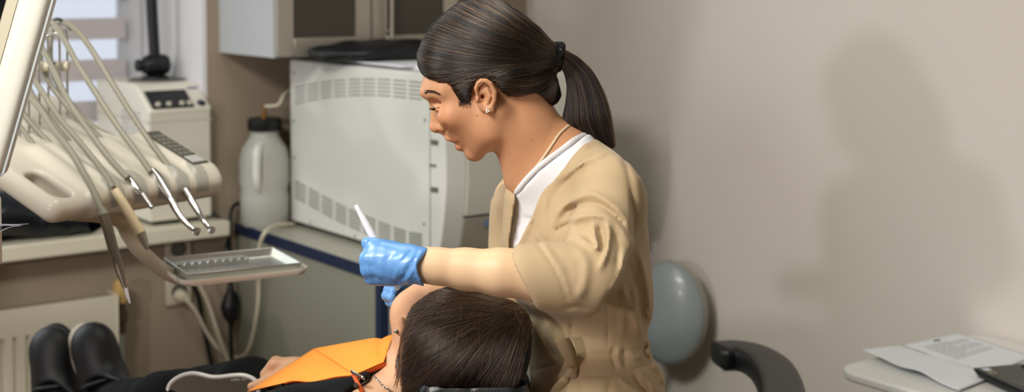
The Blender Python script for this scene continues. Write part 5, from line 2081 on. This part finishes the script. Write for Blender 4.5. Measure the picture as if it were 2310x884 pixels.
S = SDF(np.array([VG(790, 0)[0] - .01, YG - .07, VG(0, 690)[2]]), np.array([VG(990, 0)[0] + .01, YG + .1, VG(0, 515)[2]]), .0017)
kn = [(842, 560, .004), (832, 583, -.004), (834, 606, -.004), (843, 626, .004)]
wr_ = [(925, 578, .0), (925, 592, -.008), (925, 606, -.006), (922, 618, .002)]
for i, ((kx, ky, kw), (wx, wy, ww)) in enumerate(zip(kn, wr_)):
    S.rc(VG(wx, wy, ww), VG(kx, ky, kw), .0165, .0118, .008 if i else 0)
for i, (kx, ky, kw) in enumerate(kn):
    r = [.0112, .0116, .0110, .0098][i]
    k1 = VG(kx - 6 + (2 if i == 0 else 0), ky + 2, kw + .004)
    k2 = VG(kx - 2, ky + 3, kw + .040)
    k3 = VG(kx + 32, ky + 4, kw + .050)
    k4 = VG(kx + 48, ky + 2, kw + .034)
    S.chain([k1, k2, k3, k4], [r * 1.02, r * .95, r * .88, r * .8], .0035)
S.ell(VG(882, 596, .004), (46 * mg, .020, 44 * mg), .008)
# thumb lies over the top, leaving the side of the palm
S.chain([VG(922, 580, .012), VG(884, 560, .016), VG(852, 551, .008), VG(828, 548, .006)], [.0145, .0125, .0105, .0086], .005)
# cuff
S.chain([VG(918, 594, -.002), VG(940, 598, -.002), VG(958, 602, 0)], [40 * mg, 41 * mg, 44 * mg], .008)
A_, B_ = VG(974, 556, -.02), VG(938, 590, -.028)
C_ = VG(972, 648, -.02)
S.poly([(812, 530), (905, 545), (972, 556), (950, 585), (938, 600), (943, 622), (958, 646), (930, 640), (905, 645), (860, 651), (820, 640), (808, 600)], .003)
F_ = lambda pts, w, a: S.fold(pts, w, a)
F_([(958, 560), (944, 580), (938, 600), (944, 625), (956, 645)], 3.5, .0022)
F_([(930, 562), (915, 580), (902, 592)], 3, -.0013)
F_([(938, 572), (920, 590), (905, 610)], 3, .0013)
F_([(928, 596), (918, 612), (908, 628)], 3, -.0014)
F_([(935, 606), (925, 622), (916, 636)], 3, .0014)
F_([(900, 600), (894, 616), (890, 632)], 4, .001)
F_([(846, 600), (850, 616), (860, 630)], 2.5, .0009)
F_([(836, 592), (838, 612), (848, 632)], 2.5, -.0009)
F_([(895, 566), (880, 580), (868, 585)], 5, -.0008)
F_([(912, 620), (902, 632), (892, 640)], 4, -.002)
S.noise(lambda X, Y, Z: .00025 * np.sin(300 * X + 200 * Z) * np.sin(260 * Z - 150 * X))
V, Q = islands_keep_big(*S.mesh(1))
M['glove'] = mat('nitrile_blue', (98, 152, 214), .36, noise=.03, nscale=90, bump=.06, bscale=500, coat=.1)
obj('glove', (V, Q), M['glove'], den, smooth=180)
GLN = S

# far glove: palm behind the patient's cheek, fingers bent round the face
S = SDF(V3(850, 700, .02) + np.array([-.02, -.03, -.03]), V3(970, 630, .2) + np.array([.02, .03, .03]), .0018)
S.ell(V3(928, 668, .115), (.028, .016, .034), 0)
for i, (x0, y0, x1, y1, w1, r) in enumerate(((912, 652, 876, 653, .075, .0082), (908, 664, 872, 667, .07, .0086), (908, 676, 880, 681, .07, .0082), (912, 688, 890, 694, .075, .0075))):
    S.chain([V3(x0, y0, .11), V3((x0 + x1) / 2, (y0 + y1) / 2 - 3, .095), V3(x1, y1, w1), V3(x1 + 10, y1 + 4, w1 - .022)], [r * 1.15, r * 1.1, r, r * .88], .003)
S.chain([V3(930, 650, .11), V3(915, 640, .09), V3(902, 640, .07)], [.012, .010, .0085], .004)
S.chain([V3(935, 670, .12), V3(960, 672, .16)], [.027, .029], .01)
V, Q = islands_keep_big(*S.mesh(1))
obj('glove', (V, Q), M['glove'], den, smooth=180)

# white instrument in her near hand
ia, ib, ic = VG(803, 462, .028), VG(847, 545, .024), VG(898, 652, .05)
b = MB().tube([ia, ia * .5 + ib * .5, ib], [.0044, .005, .0055], 14)
ins_ = thing('suction_tip', VG(850, 555, .024), 'slim white plastic suction tube held upright in the near blue glove', 'instrument')
d_ = (ib - ia) / np.linalg.norm(ib - ia)
n_ = np.cross(d_, np.array([0, 1, 0]))
n_ /= np.linalg.norm(n_)
prof = []
for i in range(13):
    t_ = i / 12
    prof.append(ia * (1 - t_) + ib * t_)
b = MB().tube(prof + [ib + (ic - ib) * .35], [.0036, .0042, .0052, .0055, .005], 16, 2)
obj('tube', b, M['paper'], ins_, smooth=60)
obj('shaft', MB().tube([ib + (ic - ib) * .3, ic], [.0042, .0034], 12), M['paper'], ins_)
# ================================================================== the patient and the dental chair
YP = 2.10
pm = YP / FPX


def VP(x, y, w=0.0):
    return onY(x, y, YP + w)


shoulder = onY(800, 935, 2.16)
hip = np.array([onY(470, 1010, 2.62)[0], 2.62, .77])
foot = onY(175, 880, 3.12)
axis = hip - shoulder
axis /= np.linalg.norm(axis)

# head, neck and shoulders
S = SDF(np.array([VP(700, 0)[0], YP - .16, VP(0, 990)[2]]), np.array([VP(1215, 0, .1)[0], YP + .30, VP(0, 620)[2]]), .0026)
S.ell(VP(1060, 775), (120 * pm, .072, 100 * pm), 0)
S.ell(VP(975, 735), (82 * pm, .062, 84 * pm), .02)
S.rc(VP(955, 700, 0), VP(918, 704, 0), 52 * pm, 33 * pm, .03)
S.rc(VP(968, 672, 0), VP(945, 690, 0), 30 * pm, 34 * pm, .03)
S.rc(VP(975, 672, 0), VP(962, 652, 0), 22 * pm, 9 * pm, .02)
S.rc(VP(986, 755, 0), VP(940, 872, .01), .053, .054, .03)
S.rc(VP(940, 872, .01), VP(870, 965, .03), .055, .06, .04)
S.rc(VP(868, 912, -.05), VP(830, 945, -.08), .042, .05, .04)
S.rc(VP(850, 920, .08), VP(820, 940, .18), .035, .035, .03)
S.ell(VP(908, 736, -.050), (9 * pm, .008, 24 * pm), .008, ax=rot(10))
S.ell(VP(900, 748, -.050), (8 * pm, .006, 9 * pm), .006)
PHD = S
V, Q = islands_keep_big(*S.mesh(2))
# rest of the body lies along the chair
S2 = SDF(np.minimum(np.minimum(shoulder, hip), foot) - .22, np.maximum(np.maximum(shoulder, hip), foot) + .22, .009)
knee = onY(498, 862, 2.80)
for sg in (-1, 1):
    side_ = np.cross(axis, ZX)
    side_ /= np.linalg.norm(side_)
S2.rc(shoulder + ZX * -.10 + axis * .05, hip - ZX * .06, .075, .08, .03)
S2.rc(hip - ZX * .06, np.array([foot[0] + .25, 2.95, .66]), .06, .04, .03)
V2, Q2 = islands_keep_big(*S2.mesh(1))
# far forearm and hand that hold the mirror
S3 = SDF(onY(540, 910, 2.42) - np.array([.03, .08, .05]), onY(760, 780, 2.66) + np.array([.03, .08, .04]), .0026)
YH = 2.52
h_ = lambda x, y, w=0.0: onY(x, y, YH + w)
S3.rc(h_(750, 838, -.02), h_(668, 838), .029, .026, .01)
S3.ell(h_(640, 836), (40 * YH / FPX, .022, 30 * YH / FPX), .012)
for i, (kx, ky, kw, tx, ty) in enumerate(((617, 822, -.012, 590, 862), (622, 816, .004, 598, 866), (630, 818, .02, 606, 872), (638, 824, .034, 616, 874))):
    S3.chain([h_(652, 830, kw * .6), h_(kx, ky, kw), h_((kx + tx) / 2 - 5, (ky + ty) / 2 + 2, kw), h_(tx + 8, ty + 6, kw - .004)], [.0125, .0108, .0094, .008], .004)
S3.chain([h_(640, 846, -.022), h_(610, 856, -.030), h_(588, 866, -.030), h_(568, 872, -.026)], [.0125, .0108, .0098, .0082], .005)
S3.ell(h_(572, 868, -.034), (7 * .0008, .003, 5 * .0008), .001)
V3_, Q3 = islands_keep_big(*S3.mesh(1))
pat = thing('person', np.array([hip[0], hip[1], .62]), 'dark-haired patient lying back in the dental chair under an orange bib', 'person')
n1, n2 = len(V), len(V) + len(V2)
PSK = np.array(lin((208, 164, 130))[:3])
cc = shade_attr(np.vstack([V, V2, V3_]), PSK, [(h_(617, 828, -.015), (.012, .02, .012), (214, 150, 118), .5), (VP(905, 700, -.04), (.03, .05, .03), (206, 150, 112), .35)])
obj('body', (np.vstack([V, V2, V3_]), np.vstack([Q, Q2 + n1, Q3 + n2])), M['skin'], pat, smooth=180, attr=cc)

# hair
S = SDF(np.array([VP(870, 0)[0], YP - .165, VP(0, 930)[2]]), np.array([VP(1230, 0, .1)[0], YP + .14, VP(0, 625)[2]]), .0028)
S.ell(VP(1075, 775), (140 * pm, .092, 118 * pm), 0)
S.ell(VP(1000, 740, -.01), (88 * pm, .082, 92 * pm), .03)
S.rc(VP(960, 760, -.055), VP(915, 850, -.06), .028, .022, .03)
S.rc(VP(1010, 800, -.045), VP(970, 900, -.045), .05, .045, .06)
S.rc(VP(1140, 760, -.02), VP(1140, 860, -.04), .05, .05, .03)
ph = [(940, 642), (990, 640), (1060, 652), (1120, 668), (1156, 681), (1180, 698), (1195, 724), (1201, 760), (1198, 800), (1189, 838), (1172, 872), (1150, 905), (905, 905), (906, 870), (903, 838), (905, 808), (909, 778),
      (912, 752), (916, 724), (922, 698), (930, 668)]
S.poly(ph, .006)
PHAIR = S
V, Q = islands_keep_big(*S.mesh(2))
ph_o = obj('hair', (V, Q), M['hair'], pat, smooth=180)
m2_ = M['strand'].copy()
m2_.name = 'hair_strands_dark'
for nd in m2_.node_tree.nodes:
    if nd.type == 'VALTORGB':
        cols = ((13, 9, 6), (27, 17, 11), (70, 45, 28), (132, 90, 55))
        for e_, c_ in zip(nd.color_ramp.elements, cols):
            e_.color = lin(c_)
left = np.array([(938, 652), (930, 680), (922, 705), (917, 730), (913, 758), (909, 790), (906, 820), (905, 850), (908, 880), (940, 895), (1000, 898), (1060, 898), (1120, 888), (1158, 876)], float)
N3 = 4200
st_, ct_, en_ = [], [], []
for i in range(N3):
    u = rr.random() ** .8
    en = along(left, u) + np.array([rr.uniform(-3, 16), rr.uniform(-6, 6)])
    s_ = np.array([1168 + rr.gauss(0, 14), 700 + rr.gauss(0, 9)])
    if rr.random() < .45:
        s_ = np.array([rr.uniform(985, 1165), 0])
        s_[1] = 655 + (s_[0] - 985) * .19 + rr.uniform(4, 46)
        en = along(left, min(1, u * .75 + .25 * (s_[0] - 985) / 180)) + np.array([rr.uniform(-3, 14), rr.uniform(-6, 6)])
    c_ = s_ * .45 + en * .55 + np.array([-14, -26 * (1 - u)]) + np.array([rr.uniform(-10, 10), rr.uniform(-10, 10)])
    if s_[0] > 1150 and u > .8:
        c_ = s_ * .5 + en * .5 + np.array([20, 0])
    st_.append(s_)
    ct_.append(c_)
    en_.append(en)
Pn = lay(PHAIR, st_, ct_, en_, 22, rng.uniform(.0002, .0018, N3))
Pn += rng.normal(0, .0004, (N3, 1, 3))
strands('hair_strands', Pn, .00027, m2_, ph_o)
# short tufts at the crown
N4 = 260
tt = []
c0 = PHAIR.hit(1168, 702)
for i in range(N4):
    a = rr.uniform(0, 2 * math.pi)
    L_ = rr.uniform(15, 48)
    p0 = np.array([1166 + rr.gauss(0, 10), 704 + rr.gauss(0, 8)])
    tt.append([p0, p0 + np.array([math.cos(a), math.sin(a) * .7]) * L_ * .5, p0 + np.array([math.cos(a), math.sin(a) * .7]) * L_ + np.array([0, 8])])
tt = np.array(tt)
Pt = lay(PHAIR, tt[:, 0], tt[:, 1], tt[:, 2], 8, rng.uniform(0, .003, N4))
strands('hair_strands', Pt, .0003, m2_, ph_o)
# loose wisps on the neck
N5 = 130
wp = []
for i in range(N5):
    x0 = 916 + rr.gauss(0, 5)
    y0 = rr.uniform(735, 800)
    x1 = rr.uniform(886, 914)
    y1 = rr.uniform(825, 880)
    if rr.random() < .4:
        x1, y1 = rr.uniform(890, 900), rr.uniform(812, 838)
    mx_ = (x0 + x1) / 2 - rr.uniform(-4, 8)
    t_ = np.linspace(0, 1, 12)[:, None]
    q_ = (1 - t_) ** 2 * np.array([x0, y0]) + 2 * t_ * (1 - t_) * np.array([mx_, (y0 + y1) / 2]) + t_ ** 2 * np.array([x1, y1])
    row = []
    for k, (x, y) in enumerate(q_):
        h1 = PHD.hit(x, y)
        h2 = PHAIR.hit(x, y)
        p = h1 if x < 905 else (h1 if h1[1] < h2[1] else h2)
        row.append(p - ray(x, y) * .0016)
    row = np.array(row)
    for _ in range(3):
        row[1:-1] = .25 * row[:-2] + .5 * row[1:-1] + .25 * row[2:]
    wp.append(row)
strands('hair_strands', np.array(wp), .00034, m2_, ph_o)
# fine flyaway hairs lit above the forearm
# earring and neck chain
p = PHD.hit(894, 746)
obj('earring', MB().ball(p - np.array([0.0, .003, 0]), .0036, 14), M['chrome'], pat, label='small silver ball earring')
b = MB()
ck_ = [PHD.hit(x, y) - ray(x, y) * .0016 for x, y in ((842, 834), (843, 845), (848, 853), (856, 862), (866, 872), (878, 880), (890, 888), (904, 897))]
CP = spline(ck_, 5)
dist = np.concatenate([[0], np.cumsum(np.linalg.norm(np.diff(CP, axis=0), axis=1))])
nl = int(dist[-1] / .0042)
for i in range(nl):
    s_ = i * .0042
    a_ = np.array([np.interp(s_, dist, CP[:, k]) for k in range(3)])
    e_ = np.array([np.interp(s_ + .0046, dist, CP[:, k]) for k in range(3)])
    t_ = (e_ - a_) / (np.linalg.norm(e_ - a_) + 1e-9)
    n_ = np.cross(t_, np.array([0, -1, 0]) if i % 2 else np.array([.5, -.3, .8]))
    n_ /= np.linalg.norm(n_)
    c_ = (a_ + e_) / 2
    ring = [c_ + t_ * .0030 * math.cos(k * math.pi / 5) + n_ * .0016 * math.sin(k * math.pi / 5) for k in range(11)]
    b.tube(ring, .00055, 6, 1)
obj('neck_chain', b, M['chrome'], pat, label='silver link neck chain')

# black top
S = SDF(np.minimum(shoulder, hip) - .24, np.maximum(shoulder, hip) + .24, .006)
sd = np.cross(axis, ZX)
sd /= np.linalg.norm(sd)
up_ = np.cross(sd, axis)
if up_[2] < 0:
    up_ = -up_
for f_, w_, h2 in ((.06, .15, .105), (.3, .16, .115), (.6, .15, .105), (.95, .16, .11)):
    S.ell(shoulder + (hip - shoulder) * f_ - ZX * .015, (.16, w_, h2), .05, ax=[axis, sd, up_])
S.rc(onY(800, 925, 2.04), onY(690, 905, 2.12), .06, .056, .03)
S.rc(onY(690, 905, 2.12), onY(560, 960, 2.3), .056, .05, .03)
S.rc(onY(830, 880, 2.28), onY(700, 850, 2.46), .045, .045, .03)
S.poly([(420, 1100), (420, 930), (500, 900), (570, 893), (650, 868), (730, 858), (800, 849), (864, 816), (876, 812), (830, 856), (796, 876), (750, 915), (900, 1000), (900, 1100)], .004)
S.fold([(640, 880), (720, 872), (790, 852)], 7, .003)
S.fold([(660, 892), (730, 888), (780, 872)], 7, -.003)
V, Q = islands_keep_big(*S.mesh(2))
M['blackc'] = mat('black_cotton', (9, 12, 15), .85, noise=.1, nscale=30, bump=.2, bscale=700, spec=.25)
TOP = S
obj('top', (V, Q), M['blackc'], pat, smooth=180)

# trousers
S = SDF(np.array([foot[0] - .1, 2.4, .5]), np.array([hip[0] + .25, 3.25, 1.05]), .008)
ank = [onY(262, 905, 3.02), onY(325, 900, 2.96)]
kn_ = [onY(430, 912, 2.80), onY(498, 893, 2.88)]
for sg, (a_, k_) in enumerate(zip(ank, kn_)):
    h2 = hip + sd * (.08 if sg == 0 else -.08)
    S.chain([h2, k_, a_], [.09, .062, .045], .02)
S.noise(lambda X, Y, Z: .002 * np.sin(70 * X + 50 * Z) * np.sin(60 * Y))
V, Q = islands_keep_big(*S.mesh(2))
obj('trousers', (V, Q), M['blackc'], pat, smooth=180)

# clogs
M['clog'] = mat('black_clog', (7, 10, 13), .5, bump=.05)
M['clogsole'] = mat('clog_sole', (196, 188, 168), .6)


def clog(cx_, cy_, Yc, lean, heel, sole):
    """seen from the instep: rounded toe cap upwards, heel opening towards the leg"""
    cs_ = onY(cx_, cy_, Yc)
    mm = Yc / FPX
    S = SDF(cs_ - np.array([.11, .14, .14]), cs_ + np.array([.13, .14, .12]), .0045)
    up2 = np.array([math.sin(lean), .18, math.cos(lean)])
    up2 /= np.linalg.norm(up2)
    rt2 = np.cross(np.array([0, 1.0, 0]), up2)
    rt2 /= np.linalg.norm(rt2)
    fw2 = np.cross(up2, rt2)
    T = cs_ + up2 * .055
    S.ell(T, (.053, .040, .058), 0, ax=[rt2, fw2, up2])
    S.ell(cs_ - up2 * .01, (.054, .05, .085), .02, ax=[rt2, fw2, up2])
    S.rc(cs_ - up2 * .03, onY(*heel), .046, .045, .02)
    # opening for the foot
    S.rc(cs_ - up2 * .045 - fw2 * .06, onY(heel[0], heel[1], heel[2] - .03), .036, .04, .006, 's')
    V, Q = islands_keep_big(*S.mesh(2))
    o_ = obj('clog', (V, Q), M['clog'], pat, smooth=180)
    S = SDF(cs_ - np.array([.11, .14, .14]), cs_ + np.array([.13, .14, .12]), .0045)
    S.ell(T + fw2 * .03 - rt2 * sole, (.047, .018, .062), 0, ax=[rt2, fw2, up2])
    S.ell(cs_ + fw2 * .04 - rt2 * sole, (.047, .02, .10), .02, ax=[rt2, fw2, up2])
    V, Q = islands_keep_big(*S.mesh(1))
    so_ = obj('sole', (V, Q), M['clogsole'] if sole > 0.01 else M['clog'], o_, smooth=180)
    # band of the clog and the foot inside
    P = [cs_ + rt2 * .046 * math.cos(a) - fw2 * (.018 + .03 * math.sin(a)) - up2 * (.028 - .006 * math.sin(a)) for a in np.linspace(.1, math.pi - .1, 12)]
    obj('rim', MB().tube(P, .0055, 8, 2), M['clog'], o_, smooth=180)
    if sole > .01:
        b = MB()
        for k in range(9):
            zc_ = -.07 + k * .0175
            w__ = .050 if k < 7 else .044
            b.cbox(cs_ + up2 * zc_ - rt2 * (w__ + sole * .8) + fw2 * .035, [rt2, fw2, up2], (.003, .012, .0035))
        obj('tread', b, M['clog'], so_, bevel=.001)
    return o_


clog(124, 846, 3.16, -.16, (160, 940, 3.08), 0.0)
clog(228, 836, 3.12, -.34, (290, 912, 3.02), 0.026)

# ------------------------------------------------------------------ orange bib
def bibP(x, y, Y):
    return onY(x, y, Y)


up_patch = [(708, 786, 2.44), (888, 754, 2.20), (866, 816, 2.065), (800, 845, 2.045)]
lo_patch = [(708, 786, 2.44), (800, 845, 2.045), (640, 866, 2.19), (556, 884, 2.47)]
nb_ = 22


def quad(c, bulge):
    C = [bibP(*q_) for q_ in c]
    G = []
    for v in np.linspace(0, 1, nb_):
        row = []
        for u in np.linspace(0, 1, nb_):
            p = (C[0] * (1 - u) + C[1] * u) * (1 - v) + (C[3] * (1 - u) + C[2] * u) * v
            p = p + bulge(u, v)
            row.append(p)
        G.append(row)
    return np.array(G)


bib = thing('dental_bib', bibP(720, 850, 2.25) - ZX * .03, 'bright orange paper bib folded over the chest of the patient', 'bib')
M['bib'] = mat('bib_orange', (246, 152, 52), .7, bump=.15, bscale=300)
nt = M['bib'].node_tree
wv = nt.nodes.new('ShaderNodeTexWave')
wv.wave_type = 'BANDS'
wv.bands_direction = 'Z'
wv.inputs['Scale'].default_value = 180
wv.inputs['Distortion'].default_value = .4
bp_ = nt.nodes.new('ShaderNodeBump')
bp_.inputs['Strength'].default_value = .25
bp_.inputs['Distance'].default_value = .001
tcn = [n for n in nt.nodes if n.type == 'TEX_COORD'][0]
nt.links.new(tcn.outputs['Object'], wv.inputs['Vector'])
nt.links.new(wv.outputs['Fac'], bp_.inputs['Height'])
nt.links.new(bp_.outputs['Normal'], nt.nodes['Principled BSDF'].inputs['Normal'])
G1 = quad(up_patch, lambda u, v: ZX * (.010 * math.sin(math.pi * u) * math.sin(math.pi * v)) + ZX * (-.004 * math.exp(-((u - .86) / .05) ** 2) * (1 - v)))
G2 = quad(lo_patch, lambda u, v: ZX * (.010 * math.sin(math.pi * u) * math.sin(math.pi * v)) + ZX * .004 * math.sin(9 * v) * u * v)
b = MB().grid(G1).grid(G2)
obj('bib_sheet', b, M['bib'], bib, smooth=180, solid=.0008)
edge_ = [G2[i][-1] for i in range(nb_)]
G3 = np.array([[p + np.array([.0, .001, .0005]), p + np.array([.004, .004, -.007])] for p in [G1[-1][j] for j in range(nb_)]])
G4 = np.array([[p, p + np.array([.003, .003, -.0045])] for p in edge_])
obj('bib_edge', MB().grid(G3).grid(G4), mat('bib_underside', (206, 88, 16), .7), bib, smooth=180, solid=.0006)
cl = bibP(800, 845, 2.04)
obj('strap', MB().tube([bibP(797, 843, 2.02), bibP(804, 858, 2.005), bibP(812, 874, 1.995), bibP(824, 896, 1.995)], .0034, 8), mat('strap_orange', (196, 82, 22), .6), bib, label='dark orange neck strap')
b = MB().tube([bibP(793, 836, 2.018), bibP(806, 846, 2.008), bibP(818, 852, 2.0), bibP(822, 856, 2.0)], [.0022, .0026, .0022, .0012], 8)
b.tube([bibP(822, 856, 2.0), bibP(816, 850, 2.004), bibP(808, 858, 2.004), bibP(804, 868, 1.996)], .0012, 6)
b.lathe(bibP(803, 868, 1.992), (0, -1, .2), [(0, 0), (.0035, 0), (.0035, .004), (0, .004)], 12)
obj('clip', b, M['chrome'], bib, label='metal alligator clip')

# ------------------------------------------------------------------ hand mirror
YM = 2.50
c_ = onY(478, 905, YM)
mm_ = YM / FPX
outl = [(377, 905), (378, 884), (383, 868), (396, 855), (414, 846), (434, 842), (455, 845), (476, 850), (498, 850), (522, 847), (545, 846), (562, 850), (575, 858), (582, 872), (583, 890), (577, 915), (560, 940), (530, 960), (480, 970), (430, 960), (395, 938)]
OL = spline([onY(x, y, YM + .03 - (y - 842) * .00020) for x, y in outl + outl[:1]], 4)[:-1]
mr_ = thing('hand_mirror', c_ - ZX * .05, 'tooth shaped hand mirror with pale rim held in the hand of the patient', 'mirror')
obj('rim', MB().tube(list(OL) + [OL[0]], .0042, 10, 1), mat('rim_clear', (214, 214, 208), .2, spec=.7, coat=.4), mr_, smooth=180)
cm = OL.mean(0)
face = [cm + (p - cm) * .985 for p in OL]
nrm = np.cross(OL[10] - cm, OL[40] - cm)
nrm /= np.linalg.norm(nrm)
if nrm[1] > 0:
    nrm = -nrm
obj('mirror_glass', MB().add([p + nrm * .001 for p in face] + [cm + nrm * .001], [(i, (i + 1) % len(face), len(face)) for i in range(len(face))]), mat('mirror', (196, 198, 194), .06, metal=1.0), mr_, smooth=180)
obj('back', MB().prism([p - nrm * .0005 for p in face], -nrm * .003), M['white'], mr_)
lt = bpy.data.curves.new('etched_text', 'FONT')
lt.body = 'zubov 324'
lt.size = 9.5 * mm_
lt.extrude = .0002
to = bpy.data.objects.new('etched_text', lt)
COL.objects.link(to)
dg = bpy.context.evaluated_depsgraph_get()
me_ = bpy.data.meshes.new_from_object(to.evaluated_get(dg))
bpy.data.objects.remove(to)
o3 = onY(524, 858, YM + .042)
vx = onY(560, 856.5, YM + .042) - o3
vx /= np.linalg.norm(vx)
vy = np.cross(nrm, vx)
if vy[2] < 0:
    vy = -vy
tv = [o3 + vx * v.co.x + vy * v.co.y + nrm * (v.co.z + .0016) for v in me_.vertices]
tv = [p + nrm * ((cm - p) @ nrm) + nrm * .0014 for p in tv]
obj('etched_text', (tv, [tuple(p.vertices) for p in me_.polygons]), M['paper'], mr_)
obj('handle', MB().tube([onY(480, 968, YM - .012), onY(500, 1010, YM - .02), onY(520, 1060, YM - .03)], [.008, .009, .007], 12), M['white'], mr_)

# ------------------------------------------------------------------ dental chair
ch = thing('dental_chair', np.array([-.55, 2.62, 0]), 'black upholstered dental chair with padded headrest under the patient', 'dental chair')
M['uph'] = mat('chair_leather', (14, 19, 23), .34, bump=.10, bscale=420)
S = SDF(VP(930, 0)[0] * np.array([1, 0, 0]) + np.array([0, 1.9, VP(0, 1010)[2]]), np.array([VP(1230, 0, .1)[0], 2.34, VP(0, 820)[2]]), .004)
S.rc(VP(985, 892, -.10), VP(1150, 888, -.10), 42 * pm, 44 * pm, 0)
S.rc(VP(985, 905, .10), VP(1150, 900, .10), 42 * pm, 44 * pm, .04)
S.box(VP(1068, 905, 0), (.085, .11, .026), .02, .03)
S.fold([(1010, 846), (1040, 852), (1060, 868), (1062, 890)], 4, -.002)
S.fold([(980, 880), (1020, 866), (1060, 872)], 4, .0015)
V, Q = S.mesh(1)
obj('headrest', (V, Q), M['uph'], ch, smooth=180)
obj('headrest_bar', MB().tube([VP(1040, 920), VP(960, 975), VP(900, 1010, .04)], .012), M['steel'], ch)


def pad(name, p, q, wid, th, drop):
    a_ = (q - p) / np.linalg.norm(q - p)
    s_ = np.cross(a_, ZX)
    s_ /= np.linalg.norm(s_)
    u_ = np.cross(s_, a_)
    if u_[2] < 0:
        u_ = -u_
    c_ = (p + q) / 2 - u_ * drop
    L_ = np.linalg.norm(q - p) / 2
    ext = np.abs(a_) * L_ + np.abs(s_) * wid + np.abs(u_) * th + .03
    S = SDF(c_ - ext, c_ + ext, .009)
    S.box(c_, (L_, wid, th), th * .8, ax=[a_, s_, u_])
    V, Q = S.mesh(1)
    return obj(name, (V, Q), M['uph'], ch, smooth=180)


pad('backrest', shoulder - axis * .02, hip - axis * .02, .25, .045, .175)
pad('seat', hip + axis * .02, hip + (np.array([foot[0] + .42, 2.9, hip[2] - .02]) - hip), .26, .05, .175)
pad('legrest', np.array([foot[0] + .40, 2.92, .66]), np.array([foot[0] - .06, 3.22, .58]), .2, .04, .05)
b = MB().lathe(np.array([-.55, 2.62, 0]), ZX, [(0, 0), (.30, 0), (.31, .03), (.27, .05), (.12, .08), (.10, .1), (.10, .45), (0, .45)], 36)
obj('base', b, M['white'], ch)
obj('seat_frame', MB().cbox(np.array([-.58, 2.66, .50]), [BX, AX, ZX], (.12, .2, .06)), M['white'], ch, bevel=.02)
